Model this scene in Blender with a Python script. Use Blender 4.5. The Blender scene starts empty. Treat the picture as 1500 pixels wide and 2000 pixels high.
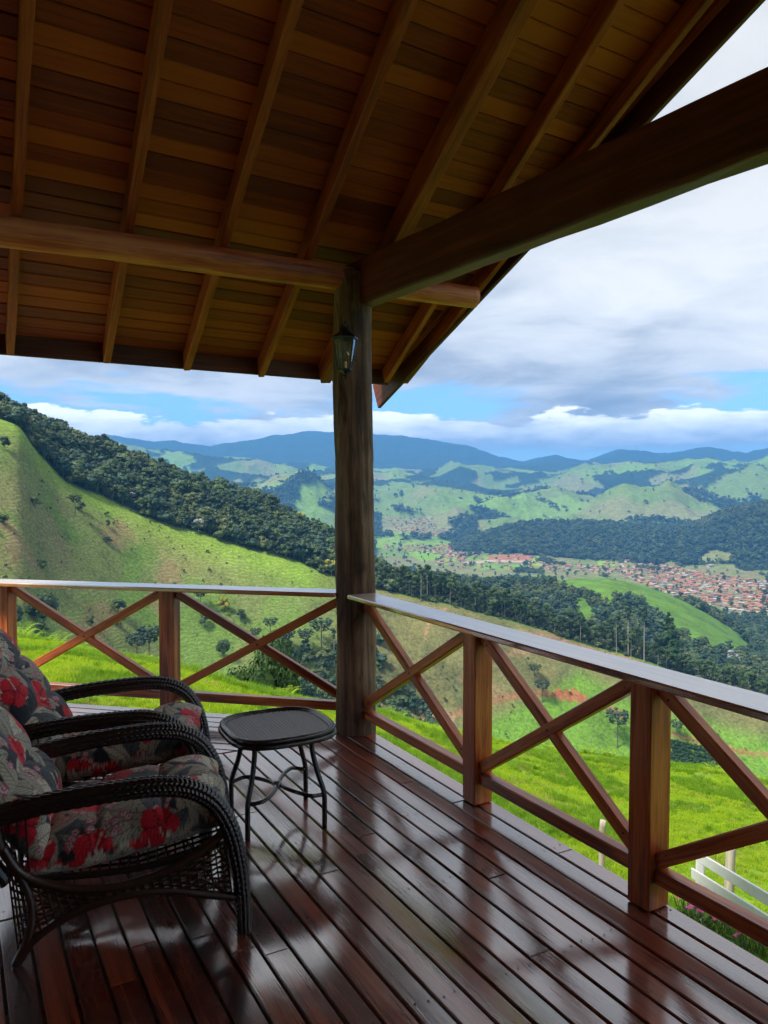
import bpy, bmesh, math, random
import numpy as np
from mathutils import Vector, Matrix

# ------------------------------------------------------------------ camera, sky, sun, exposure
F = 1530.0; PITCH = math.radians(2.1); EYE = 1.6          # focal length in photo pixels, tilt, eye height over the deck
SUN_ELEV, SUN_AZ = 56.0, 240.0                            # azimuth clockwise from +Y (away from the house)
scene = bpy.context.scene
cam = bpy.data.cameras.new("camera"); cam.sensor_fit = 'VERTICAL'; cam.sensor_height = 36.0
cam.lens = F / 2000.0 * 36.0; cam.clip_start = 0.05; cam.clip_end = 80000.0
cam_ob = bpy.data.objects.new("camera", cam); scene.collection.objects.link(cam_ob)
cam_ob.location = (0, 0, EYE); cam_ob.rotation_euler = (math.radians(90) - PITCH, 0, 0)
scene.camera = cam_ob

world = bpy.data.worlds.new("World"); scene.world = world; world.use_nodes = True

def node(nt, typ, ins=None, **props):
    n = nt.nodes.new(typ)
    for k, v in props.items(): setattr(n, k, v)
    for k, v in (ins or {}).items():
        s = n.inputs[k]
        if isinstance(v, bpy.types.NodeSocket): nt.links.new(v, s)
        else: s.default_value = v
    return n
def mth(nt, op, a, b=0.0, c=0.0, clamp=False):
    n = node(nt, 'ShaderNodeMath', {0: a, 1: b, 2: c}, operation=op); n.use_clamp = clamp
    return n.outputs[0]
def mixc(nt, f, a, b, mode='MIX'):
    n = nt.nodes.new('ShaderNodeMix'); n.data_type = 'RGBA'; n.blend_type = mode
    for idx, v in ((0, f), (6, a), (7, b)):
        s = n.inputs[idx]
        if isinstance(v, bpy.types.NodeSocket): nt.links.new(v, s)
        else: s.default_value = v if idx == 0 else (tuple(v) + (1,))[:4]
    return n.outputs[2]
def ramp(nt, fac, stops, interp='LINEAR'):
    n = nt.nodes.new('ShaderNodeValToRGB'); cr = n.color_ramp; cr.interpolation = interp
    while len(cr.elements) < len(stops): cr.elements.new(0.5)
    for e, (p, c) in zip(cr.elements, stops):
        e.position = p; e.color = (tuple(c) + (1,))[:4] if not isinstance(c, (int, float)) else (c, c, c, 1)
    nt.links.new(fac, n.inputs[0])
    return n.outputs[0]
def maprange(nt, v, a, b, c, d, smooth=False):
    n = node(nt, 'ShaderNodeMapRange', {0: v, 1: a, 2: b, 3: c, 4: d}); n.clamp = True
    if smooth: n.interpolation_type = 'SMOOTHSTEP'
    return n.outputs[0]
def noise(nt, vec, scale, detail=4, rough=0.5, dist=0.0, dim='3D'):
    n = node(nt, 'ShaderNodeTexNoise', {'Vector': vec, 'Scale': scale, 'Detail': detail, 'Roughness': rough, 'Distortion': dist})
    n.noise_dimensions = dim
    return n.outputs[0]

def build_sky():
    nt = world.node_tree; nt.nodes.clear()
    sky = node(nt, 'ShaderNodeTexSky', sky_type='NISHITA'); sky.sun_disc = False
    sky.sun_elevation = math.radians(SUN_ELEV); sky.sun_rotation = math.radians(SUN_AZ)
    sky.altitude = 1200; sky.air_density = 1.0; sky.dust_density = 0.4; sky.ozone_density = 2.0
    tc = node(nt, 'ShaderNodeTexCoord'); d = tc.outputs['Generated']
    sep = node(nt, 'ShaderNodeSeparateXYZ', {0: d}); x, y, z = sep.outputs
    blue = mixc(nt, 1.0, sky.outputs[0], (0.40, 0.56, 0.74), 'MULTIPLY')
    zc = mth(nt, 'MAXIMUM', z, 0.0)
    inv = mth(nt, 'DIVIDE', 1.0, mth(nt, 'ADD', zc, 0.12))
    px = mth(nt, 'MULTIPLY', x, inv); py = mth(nt, 'MULTIPLY', y, inv)
    plane = node(nt, 'ShaderNodeCombineXYZ', {0: px, 1: py, 2: 0.0}).outputs[0]
    # high layer: wide soft decks of cloud, lit tops and blue-grey undersides
    n1 = noise(nt, node(nt, 'ShaderNodeVectorMath', {0: plane, 1: (6.4, 1.2, 0)}, operation='ADD').outputs[0], 0.62, 8, 0.6, 0.3)
    n2 = noise(nt, node(nt, 'ShaderNodeVectorMath', {0: plane, 1: (0.7, 8.1, 0)}, operation='ADD').outputs[0], 1.5, 9, 0.6, 0.35)
    n3 = noise(nt, node(nt, 'ShaderNodeVectorMath', {0: plane, 1: (1.3, 5.9, 4)}, operation='ADD').outputs[0], 0.55, 6, 0.5, 0.4)
    cov_h = maprange(nt, z, 0.09, 0.17, 0.02, 0.22, True)
    cover = maprange(nt, mth(nt, 'ADD', n1, cov_h), 0.46, 0.56, 0.0, 1.0, True)
    lum = mth(nt, 'ADD', mth(nt, 'MULTIPLY', n2, 0.62), mth(nt, 'MULTIPLY', n3, 0.62))
    high = ramp(nt, lum, [(0.43, (1.25, 1.40, 1.62)), (0.53, (1.85, 1.98, 2.16)), (0.63, (2.75, 2.83, 2.9)), (0.75, (3.4, 3.4, 3.35))])
    dim = ramp(nt, z, [(0.22, 1.0), (0.38, 0.80), (0.60, 0.85), (1.0, 1.1)])
    high = mixc(nt, 1.0, high, dim, 'MULTIPLY')
    c1 = mixc(nt, cover, blue, high)
    # low layer: rows of cumulus near the horizon, flat grey bases and white tops
    az = mth(nt, 'ARCTAN2', x, y)
    lowv = node(nt, 'ShaderNodeCombineXYZ', {0: mth(nt, 'MULTIPLY', az, 8.0), 1: mth(nt, 'MULTIPLY', z, 30.0), 2: 3.7}).outputs[0]
    m1 = noise(nt, lowv, 1.5, 9, 0.6, 0.15)
    m2 = noise(nt, node(nt, 'ShaderNodeCombineXYZ', {0: mth(nt, 'MULTIPLY', az, 2.0), 1: 0.0, 2: 12.5}).outputs[0], 2.2, 3, 0.5)
    band_lo = maprange(nt, mth(nt, 'ADD', z, mth(nt, 'MULTIPLY', mth(nt, 'SUBTRACT', m1, 0.5), 0.03)), 0.034, 0.047, 0.0, 1.0, True)
    topz = mth(nt, 'ADD', 0.072, mth(nt, 'MULTIPLY', m2, 0.05))
    over = mth(nt, 'DIVIDE', mth(nt, 'SUBTRACT', topz, z), 0.03)
    dens = mth(nt, 'ADD', mth(nt, 'MULTIPLY', m1, 2.4), mth(nt, 'SUBTRACT', over, 1.25))
    lowc = mth(nt, 'MULTIPLY', maprange(nt, dens, 0.25, 0.42, 0.0, 1.0, True), band_lo)
    shade = mth(nt, 'ADD', maprange(nt, z, 0.042, 0.088, 0.0, 0.75), mth(nt, 'MULTIPLY', mth(nt, 'SUBTRACT', m1, 0.5), 1.9))
    low = ramp(nt, shade, [(0.0, (2.3, 2.5, 2.8)), (0.4, (4.2, 4.3, 4.4)), (0.85, (6.2, 6.1, 6.0))])
    c2 = mixc(nt, mth(nt, 'MULTIPLY', lowc, 0.96), c1, low)
    # pale band at the very horizon
    hz = maprange(nt, z, 0.0, 0.05, 0.55, 0.0)
    c3 = mixc(nt, hz, c2, (3.0, 3.5, 4.0))
    bg = node(nt, 'ShaderNodeBackground', {'Color': c3, 'Strength': 0.14})
    out = node(nt, 'ShaderNodeOutputWorld', {0: bg.outputs[0]})
build_sky()
world.cycles.sampling_method = "MANUAL"; world.cycles.sample_map_resolution = 512

sun = bpy.data.lights.new("sun", 'SUN'); sun.energy = 3.0; sun.angle = math.radians(12.0); sun.color = (1.0, 0.95, 0.86)
sun_ob = bpy.data.objects.new("sun", sun); scene.collection.objects.link(sun_ob)
_a = math.radians(SUN_AZ); _e = math.radians(SUN_ELEV)
_sd = Vector((math.sin(_a) * math.cos(_e), math.cos(_a) * math.cos(_e), math.sin(_e)))
sun_ob.rotation_euler = _sd.to_track_quat('Z', 'Y').to_euler(); sun_ob.location = (0, 0, 30)

vs = scene.view_settings; vs.view_transform = 'Standard'; vs.look = 'None'; vs.gamma = 1.0; vs.exposure = 1.3
cy = scene.cycles
cy.use_denoising = True; cy.max_bounces = 7; cy.diffuse_bounces = 4; cy.glossy_bounces = 4; cy.transparent_max_bounces = 12
cy.volume_bounces = 0; cy.caustics_reflective = False; cy.caustics_refractive = False; cy.sample_clamp_indirect = 6.0

# ------------------------------------------------------------------ geometry of the view, used to turn measurements into places
cp, sp = math.cos(PITCH), math.sin(PITCH)
def ray(px, py):
    u = (1000 - py) / F
    return Vector(((px - 750) / F, cp + u * sp, -sp + u * cp))
def onz(px, py, z):
    r = ray(px, py); return Vector((0, 0, EYE)) + r * ((z - EYE) / r.z)
ANG = math.radians(29.05)
D1 = Vector((-math.sin(ANG), math.cos(ANG), 0)); D2 = Vector((math.cos(ANG), math.sin(ANG), 0)); UP = Vector((0, 0, 1))
def dd(a, b, z=0.0): return D1 * a + D2 * b + UP * z       # point from deck coordinates (along, across, height)
LD = Vector((-0.976, 0.218, 0)).normalized(); LN = Vector((-LD.y, LD.x, 0)) * -1   # left railing direction and its outward normal
if LN.y < 0: LN = -LN

# ------------------------------------------------------------------ small builders
COL = scene.collection
WORLD = {}
def link(o, parent=None, M=None):
    COL.objects.link(o); M = M or Matrix.Identity(4); WORLD[o.name] = M
    if parent is not None:
        o.parent = parent; o.matrix_basis = WORLD[parent.name].inverted() @ M
    else: o.matrix_basis = M
    return o
def tag(o, label=None, cat=None, group=None, kind=None):
    for k, v in (('label', label), ('category', cat), ('group', group), ('kind', kind)):
        if v: o[k] = v
    return o
def empty(name, loc=(0, 0, 0), rz=0.0, label=None, cat=None, group=None, kind=None):
    o = bpy.data.objects.new(name, None); o.empty_display_size = 0.1
    link(o, None, Matrix.Translation(loc) @ Matrix.Rotation(rz, 4, 'Z'))
    return tag(o, label, cat, group, kind)
def copy_tree(src, M, parent=None):
    c = src.copy(); COL.objects.link(c); c.parent = parent
    if parent is None: c.matrix_basis = M; WORLD[c.name] = M
    for ch in list(src.children): copy_tree(ch, None, c)
    return c

class MB:
    def __init__(s): s.v = []; s.f = []; s.mi = []; s.m = 0; s.col = None
    def add(s, vs_, fs_):
        b = len(s.v); s.v += [tuple(v) for v in vs_]; s.f += [tuple(i + b for i in f) for f in fs_]; s.mi += [s.m] * len(fs_)
    def box(s, c, ax, ay, az):           # centre and three half axes
        c, ax, ay, az = map(Vector, (c, ax, ay, az))
        P = [c + ax * i + ay * j + az * k for i in (-1, 1) for j in (-1, 1) for k in (-1, 1)]
        fs_ = [(0, 1, 3, 2), (4, 6, 7, 5), (0, 4, 5, 1), (2, 3, 7, 6), (0, 2, 6, 4), (1, 5, 7, 3)]
        if ax.cross(ay).dot(az) < 0: fs_ = [f[::-1] for f in fs_]
        s.add(P, fs_)
    def tube(s, pts, rad, n=8, cap=True, flat=1.0, up=None, rfun=None):
        pts = [Vector(p) for p in pts]; m = len(pts)
        rad = rad if isinstance(rad, (list, tuple)) else [rad] * m
        t0 = (pts[1] - pts[0]).normalized(); ref = Vector(up) if up else (Vector((0, 0, 1)) if abs(t0.z) < 0.9 else Vector((1, 0, 0)))
        nrm = (ref - t0 * ref.dot(t0)).normalized(); V = []
        for i, p in enumerate(pts):
            t = (pts[min(i + 1, m - 1)] - pts[max(i - 1, 0)]).normalized()
            nrm = (nrm - t * nrm.dot(t)).normalized(); b = t.cross(nrm)
            for k in range(n):
                a = 2 * math.pi * k / n; r = rad[i] * (rfun(i / (m - 1), a) if rfun else 1.0)
                V.append(p + nrm * (math.cos(a) * r * flat) + b * (math.sin(a) * r))
        fs_ = [(i * n + k, i * n + (k + 1) % n, (i + 1) * n + (k + 1) % n, (i + 1) * n + k) for i in range(m - 1) for k in range(n)]
        if cap: fs_ += [tuple(range(n))[::-1], tuple((m - 1) * n + k for k in range(n))]
        s.add(V, fs_)
    def mesh(s, name, mats, smooth=False):
        me = bpy.data.meshes.new(name); me.from_pydata(s.v, [], s.f)
        for m in (mats if isinstance(mats, (list, tuple)) else [mats]): me.materials.append(m)
        if any(s.mi): me.polygons.foreach_set('material_index', s.mi)
        if smooth: me.polygons.foreach_set('use_smooth', [True] * len(s.f))
        me.update(); return me
    def build(s, name, mats, parent=None, M=None, smooth=False):
        return link(bpy.data.objects.new(name, s.mesh(name, mats, smooth)), parent, M)

def bevel_mesh(me, w, seg=1):
    bm = bmesh.new(); bm.from_mesh(me)
    bmesh.ops.bevel(bm, geom=bm.edges[:], offset=w, segments=seg, affect='EDGES', profile=0.6)
    bm.to_mesh(me); bm.free(); me.update()
def frame(p0, p1, up):
    x = (p1 - p0).normalized(); z = (up - x * up.dot(x)).normalized(); y = z.cross(x)
    M = Matrix((x, y, z)).transposed().to_4x4(); M.translation = (p0 + p1) / 2
    return M
def timber(name, p0, p1, w, h, mat, parent=None, up=UP, bev=0.006, wob=0.0, seg=1):
    """a sawn piece with its length on its local x axis: w across, h along up"""
    p0, p1 = Vector(p0), Vector(p1); L = (p1 - p0).length; mb = MB()
    n = max(1, int(L / 0.25)) if wob else 1
    rnd = random.Random(int(abs(p0.x * 1000 + p1.y * 7770 + p0.z * 313 + len(name) * 31)))
    if n == 1: mb.box((0, 0, 0), (L / 2, 0, 0), (0, w / 2, 0), (0, 0, h / 2))
    else:
        V = []
        for i in range(n + 1):
            for (a, b) in ((-1, -1), (1, -1), (1, 1), (-1, 1)):
                V.append((-L / 2 + L * i / n, a * w / 2 + rnd.uniform(-wob, wob), b * h / 2 + rnd.uniform(-wob, wob)))
        fs_ = [(i * 4 + k, (i + 1) * 4 + k, (i + 1) * 4 + (k + 1) % 4, i * 4 + (k + 1) % 4) for i in range(n) for k in range(4)]
        mb.add(V, [f[::-1] for f in fs_] + [(0, 1, 2, 3)[::-1], tuple(n * 4 + k for k in range(4))])
        bm_fix = True
    me = mb.mesh(name, mat)
    bm = bmesh.new(); bm.from_mesh(me); bmesh.ops.recalc_face_normals(bm, faces=bm.faces[:])
    if bev:
        sharp = [e for e in bm.edges if len(e.link_faces) == 2 and e.calc_face_angle(0) > 0.7]
        bmesh.ops.bevel(bm, geom=sharp, offset=bev, segments=seg, affect='EDGES', profile=0.6)
    bm.to_mesh(me); bm.free()
    return link(bpy.data.objects.new(name, me), parent, frame(p0, p1, Vector(up)))

# ------------------------------------------------------------------ materials
MATS = {}
def material(name):
    m = bpy.data.materials.new(name); m.use_nodes = True; nt = m.node_tree; nt.nodes.clear()
    b = node(nt, 'ShaderNodeBsdfPrincipled'); o = node(nt, 'ShaderNodeOutputMaterial', {0: b.outputs[0]}); MATS[name] = m
    return m, nt, b
def setin(nt, b, **kw):
    for k, v in kw.items():
        s = b.inputs[k.replace('_', ' ')]
        if isinstance(v, bpy.types.NodeSocket): nt.links.new(v, s)
        else: s.default_value = v if not isinstance(v, tuple) else (v + (1,))[:4]
def bump(nt, b, h, strength=0.3, dist=0.002):
    n = node(nt, 'ShaderNodeBump', {'Strength': strength, 'Distance': dist, 'Height': h}); nt.links.new(n.outputs[0], b.inputs['Normal'])
def wood(name, dark, mid, light, rough=0.5, coat=0.0, coat_rough=0.15, grain=1.0, vary=0.5, spec=0.5, coat_ior=1.6, blotch=None, bmp=0.35, inner=0.35, top_glare=None, contrast=1.0):
    m, nt, b = material(name)
    tc = node(nt, 'ShaderNodeTexCoord').outputs['Object']; oi = node(nt, 'ShaderNodeObjectInfo').outputs['Random']
    off = node(nt, 'ShaderNodeCombineXYZ', {0: mth(nt, 'MULTIPLY', oi, 37.0), 1: mth(nt, 'MULTIPLY', oi, 11.0), 2: mth(nt, 'MULTIPLY', oi, 5.0)}).outputs[0]
    v = node(nt, 'ShaderNodeVectorMath', {0: tc, 1: off}, operation='ADD').outputs[0]
    g = node(nt, 'ShaderNodeMapping', {'Vector': v, 'Scale': (1.3 * grain, 26 * grain, 26 * grain)}).outputs[0]
    g2 = node(nt, 'ShaderNodeMapping', {'Vector': v, 'Scale': (6 * grain, 190 * grain, 190 * grain)}).outputs[0]
    n1 = noise(nt, g, 1.0, 6, 0.6, 0.6); n2 = noise(nt, g2, 1.0, 3, 0.6); n3 = noise(nt, v, 2.3, 3, 0.5)
    f = mth(nt, 'ADD', mth(nt, 'MULTIPLY', n1, 0.7), mth(nt, 'MULTIPLY', n2, 0.3))
    f = mth(nt, 'ADD', f, mth(nt, 'MULTIPLY', mth(nt, 'SUBTRACT', oi, 0.5), vary))
    f = mth(nt, 'ADD', f, mth(nt, 'MULTIPLY', mth(nt, 'SUBTRACT', n3, 0.5), inner))
    if contrast != 1.0:
        fv = mth(nt, 'MULTIPLY', mth(nt, 'SUBTRACT', oi, 0.5), vary); f = mth(nt, 'ADD', fv, mth(nt, 'ADD', 0.5, mth(nt, 'MULTIPLY', mth(nt, 'SUBTRACT', mth(nt, 'SUBTRACT', f, fv), 0.5), contrast)))
    c = ramp(nt, f, [(0.36, dark), (0.5, mid), (0.66, light)])
    if blotch:
        n4 = noise(nt, node(nt, 'ShaderNodeMapping', {'Vector': v, 'Scale': (2.0, 7.0, 7.0)}).outputs[0], 1.6, 5, 0.6, 0.5)
        c = mixc(nt, maprange(nt, n4, 0.52, 0.68, 0.0, 0.75, True), c, blotch)
    if top_glare:  # sky glare painted as a pale base colour on up-facing sides
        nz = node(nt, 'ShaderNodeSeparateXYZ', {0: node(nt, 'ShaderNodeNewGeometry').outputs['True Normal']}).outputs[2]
        c = mixc(nt, mth(nt, 'MULTIPLY', maprange(nt, nz, 0.7, 0.95, 0.0, 1.0), maprange(nt, n1, 0.3, 0.6, 0.75, 1.0)), c, top_glare)
    r = mth(nt, 'ADD', rough - 0.12, mth(nt, 'MULTIPLY', n1, 0.24))
    setin(nt, b, Base_Color=c, Roughness=r, Specular_IOR_Level=spec)
    if coat:
        pn = noise(nt, node(nt, 'ShaderNodeMapping', {'Vector': v, 'Scale': (1.0, 2.2, 2.2)}).outputs[0], 2.2, 5, 0.62, 0.4)
        cr = mth(nt, 'ADD', coat_rough - 0.05, maprange(nt, pn, 0.38, 0.7, 0.0, 0.15))
        setin(nt, b, Coat_Weight=coat, Coat_Roughness=cr, Coat_IOR=coat_ior)
    bump(nt, b, mth(nt, 'ADD', n1, mth(nt, 'MULTIPLY', n2, 0.6)), bmp, 0.0025)
    if coat:
        bn = node(nt, 'ShaderNodeBump', {'Strength': 0.16, 'Distance': 0.0018, 'Height': mth(nt, 'ADD', n1, mth(nt, 'MULTIPLY', n2, 0.8))}); nt.links.new(bn.outputs[0], b.inputs['Coat Normal'])
    return m
wood('deck_wood', (0.035, 0.005, 0.002), (0.17, 0.022, 0.006), (0.38, 0.070, 0.018), rough=0.42, coat=1.0, coat_rough=0.10, vary=0.24, coat_ior=3.2)
wood('rail_wood', (0.19, 0.030, 0.006), (0.55, 0.132, 0.024), (0.76, 0.28, 0.065), rough=0.42, coat=0.35, coat_rough=0.18, vary=0.12)
wood('rail_cap_wood', (0.15, 0.028, 0.006), (0.44, 0.115, 0.022), (0.68, 0.25, 0.06), rough=0.42, coat=1.0, coat_rough=0.10, vary=0.12, coat_ior=4.0, top_glare=(0.72, 0.62, 0.53))  # cap top lightened in its colour to stand for glare
wood('roof_plank', (0.16, 0.015, 0.004), (0.34, 0.053, 0.008), (0.50, 0.112, 0.016), rough=0.6, vary=0.42, inner=0.08, grain=1.6, contrast=0.55)
wood('rafter_wood', (0.12, 0.016, 0.005), (0.30, 0.050, 0.013), (0.48, 0.12, 0.034), rough=0.6, vary=0.12)
wood('beam_wood', (0.05, 0.008, 0.005), (0.11, 0.017, 0.009), (0.19, 0.036, 0.018), rough=0.5, vary=0.1)
wood('log_wood', (0.16, 0.028, 0.010), (0.55, 0.14, 0.045), (0.76, 0.30, 0.11), rough=0.5, vary=0.1, grain=0.7, bmp=0.8)
wood('fascia_wood', (0.05, 0.012, 0.008), (0.11, 0.026, 0.016), (0.19, 0.055, 0.03), rough=0.55, vary=0.2)
wood('post_wood', (0.035, 0.016, 0.008), (0.14, 0.074, 0.038), (0.32, 0.20, 0.115), rough=0.75, vary=0.1, grain=0.8, blotch=(0.030, 0.016, 0.010), bmp=1.0)
wood('grey_wood', (0.16, 0.13, 0.09), (0.32, 0.27, 0.2), (0.5, 0.44, 0.35), rough=0.85, vary=0.2)
wood('wall_wood', (0.05, 0.016, 0.008), (0.12, 0.04, 0.016), (0.2, 0.075, 0.03), rough=0.5, vary=0.2)
def plain(name, col, rough=0.5, metal=0.0, spec=0.5, var=0.15, scale=30.0, bmp=0.0, coat=0.0):
    m, nt, b = material(name); tc = node(nt, 'ShaderNodeTexCoord').outputs['Object']
    n = noise(nt, tc, scale, 4, 0.6)
    c = mixc(nt, n, tuple(v * (1 - var) for v in col), tuple(min(1, v * (1 + var)) for v in col))
    setin(nt, b, Base_Color=c, Roughness=rough, Metallic=metal, Specular_IOR_Level=spec)
    if coat: setin(nt, b, Coat_Weight=coat, Coat_Roughness=0.2, Coat_IOR=1.9)
    if bmp: bump(nt, b, n, bmp, 0.004)
    return m
plain('wicker', (0.020, 0.016, 0.014), rough=0.2, var=0.5, scale=60, spec=0.9)
plain('wicker_brown', (0.05, 0.025, 0.015), rough=0.3, var=0.5, scale=60, spec=0.8)
plain('wicker_top', (0.28, 0.28, 0.285), rough=0.28, var=0.3, scale=80, spec=0.9, coat=1.0)
plain('black_metal', (0.012, 0.012, 0.013), rough=0.35, metal=0.0, spec=0.6)
plain('white_paint', (0.86, 0.86, 0.85), rough=0.55, var=0.08, scale=8, bmp=0.1)
plain('brass', (0.5, 0.33, 0.1), rough=0.3, metal=1.0)
def glass_mat():
    m, nt, b = material('lamp_glass'); setin(nt, b, Base_Color=(0.95, 0.97, 0.97), Roughness=0.03, Transmission_Weight=1.0, IOR=1.3)
    return m
glass_mat()
# ------------------------------------------------------------------ deck
rng = random.Random(7)
POLE = Vector((-0.157, 5.04, 0))
deck = empty('deck', dd(2.5, 1.0), 0, 'varnished dark red timber deck of long gapped boards', None, None, 'structure')
def prism(name, poly, z0, z1, axis, mat, parent, bev=0.003):
    """flat board from a plan outline; local x along axis"""
    c = sum((Vector(p) for p in poly), Vector()) / len(poly); c.z = 0
    M = frame(c - axis, c + axis, UP); Mi = M.inverted(); n = len(poly)
    V = [Mi @ Vector((p[0], p[1], z0)) for p in poly] + [Mi @ Vector((p[0], p[1], z1)) for p in poly]
    mb = MB(); mb.add(V, [tuple(range(n))[::-1], tuple(range(n, 2 * n))] + [(i, (i + 1) % n, n + (i + 1) % n, n + i) for i in range(n)])
    me = mb.mesh(name, mat); bm = bmesh.new(); bm.from_mesh(me); bmesh.ops.recalc_face_normals(bm, faces=bm.faces[:])
    bmesh.ops.bevel(bm, geom=[e for e in bm.edges if abs(e.verts[0].co.z - e.verts[1].co.z) < 1e-5 and e.verts[0].co.z > (z0 + z1) / 2], offset=bev, segments=2, affect='EDGES')
    bm.to_mesh(me); bm.free()
    return link(bpy.data.objects.new(name, me), parent, M)
PITCHB = 0.0975; GAP = 0.011
for i in range(41):
    b1 = 2.362 - i * PITCHB; b0 = b1 - PITCHB + GAP
    end = 4.472 if i > 0 else 4.43
    cuts = [-1.6]
    if i % 2 == 0: cuts.append(rng.uniform(1.9, 3.9))
    elif rng.random() < 0.6: cuts.append(rng.uniform(2.2, 4.2))
    if rng.random() < 0.3: cuts.append(rng.uniform(0.2, 1.2))
    cuts = sorted(cuts) + [end]
    for a, b in zip(cuts[:-1], cuts[1:]):
        dz = rng.uniform(-0.0015, 0.0015)
        prism('deck_board', [dd(a + 0.002, b0), dd(b - 0.002, b0), dd(b - 0.002, b1), dd(a + 0.002, b1)], -0.032 + dz, dz, D1, MATS['deck_wood'], deck)
# corner extension: boards parallel to the left railing, cut along the line of the log beam above
E0 = POLE + LD * 0.0 + LN * 0.125
for k in range(26):
    o1 = -k * PITCHB; o0 = o1 - PITCHB + GAP
    def cut(o):
        p = E0 + LN * o; return (4.484 - p.dot(D1)) / LD.dot(D1)
    s0, s1 = cut(o0), cut(o1)
    smin = 0.02 if k == 0 else -1
    if max(s0, s1) > 4.4: break
    s0, s1 = max(s0, smin), max(s1, smin)
    P = [E0 + LN * o0 + LD * s0, E0 + LN * o0 + LD * 4.6, E0 + LN * o1 + LD * 4.6, E0 + LN * o1 + LD * s1]
    prism('deck_board', P, -0.032, rng.uniform(-0.001, 0.001), LD, MATS['deck_wood'], deck)
timber('rim_joist', dd(-1.6, 2.325, -0.13), dd(4.4, 2.325, -0.13), 0.045, 0.18, MATS['fascia_wood'], deck)
timber('rim_joist', E0 + LN * -0.03 + LD * 0.1 + UP * -0.13, E0 + LN * -0.03 + LD * 4.6 + UP * -0.13, 0.045, 0.18, MATS['fascia_wood'], deck)
for q in (0.2, 1.4, 2.6, 3.8, 4.42):
    timber('joist', dd(q, -1.7, -0.105), dd(q, 2.29, -0.105), 0.05, 0.14, MATS['fascia_wood'], deck)
for q, w in ((0.2, 2.2), (2.6, 2.2), (4.2, 2.2), (4.42, 0.2), (2.6, 0.2)):
    timber('pier', dd(q, w, -3.4), dd(q, w, -0.18), 0.16, 0.16, MATS['fascia_wood'], deck, up=D1)

mb = MB()                                                   # screw heads over the joists
for i in range(41):
    for q in (0.2, 1.4, 2.0, 2.6, 3.2, 3.8, 4.42):
        for e in (0.022, 0.066):
            c = dd(q + rng.uniform(-0.012, 0.012), 2.362 - i * PITCHB - e, 0.0022); n_ = 7
            mb.add([c + Vector((math.cos(6.283 * k / n_), math.sin(6.283 * k / n_), 0)) * 0.0042 for k in range(n_)], [tuple(range(n_))])
sc_ = mb.build('screw_heads', MATS['black_metal'], deck); sc_['kind'] = 'stuff'

# ------------------------------------------------------------------ round post at the corner
def log_rfun(seed):
    r_ = random.Random(seed); ph = [(r_.uniform(0, 6.28), r_.uniform(1.5, 6), r_.choice((1, 2, 3)), r_.uniform(0.008, 0.02)) for _ in range(7)]
    ph += [(r_.uniform(0, 6.28), r_.uniform(0.4, 2.2), r_.choice((5, 7, 9, 11, 13)), r_.uniform(0.004, 0.010)) for _ in range(8)] + [(r_.uniform(0, 6.28), r_.uniform(14, 40), r_.choice((1, 2, 3, 4)), r_.uniform(0.003, 0.007)) for _ in range(6)]
    def f(t, a): return 1 + sum(am * math.sin(k * a + w * t * 6 + p) for p, w, k, am in ph)
    return f
def round_log(name, pts, r0, r1, mat, seed, parent=None, n=44, seg=120):
    p0, p1 = Vector(pts[0]), Vector(pts[-1]); L = (p1 - p0).length
    M = frame(p0, p1, UP if abs((p1 - p0).normalized().z) < 0.9 else D2)
    mb = MB(); f = log_rfun(seed); rr = random.Random(seed)
    bend = [(rr.uniform(-0.006, 0.006), rr.uniform(-0.006, 0.006)) for _ in range(6)]
    def off(t, k): 
        x = t * 5; i = min(4, int(x)); w = x - i; w = w * w * (3 - 2 * w); return bend[i][k] * (1 - w) + bend[i + 1][k] * w
    P = [(-L / 2 + L * i / seg, off(i / seg, 0), off(i / seg, 1)) for i in range(seg + 1)]
    mb.tube(P, [r0 + (r1 - r0) * i / seg for i in range(seg + 1)], n, True, rfun=f)
    return mb.build(name, mat, parent, M, smooth=True)
pole = round_log('corner_post', [POLE + UP * -1.6, Vector((-0.204, 5.03, 2.93))], 0.134, 0.121, MATS['post_wood'], 3)
tag(pole, 'thick round weathered trunk post at the deck corner, carrying the roof beams', 'post')

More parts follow.
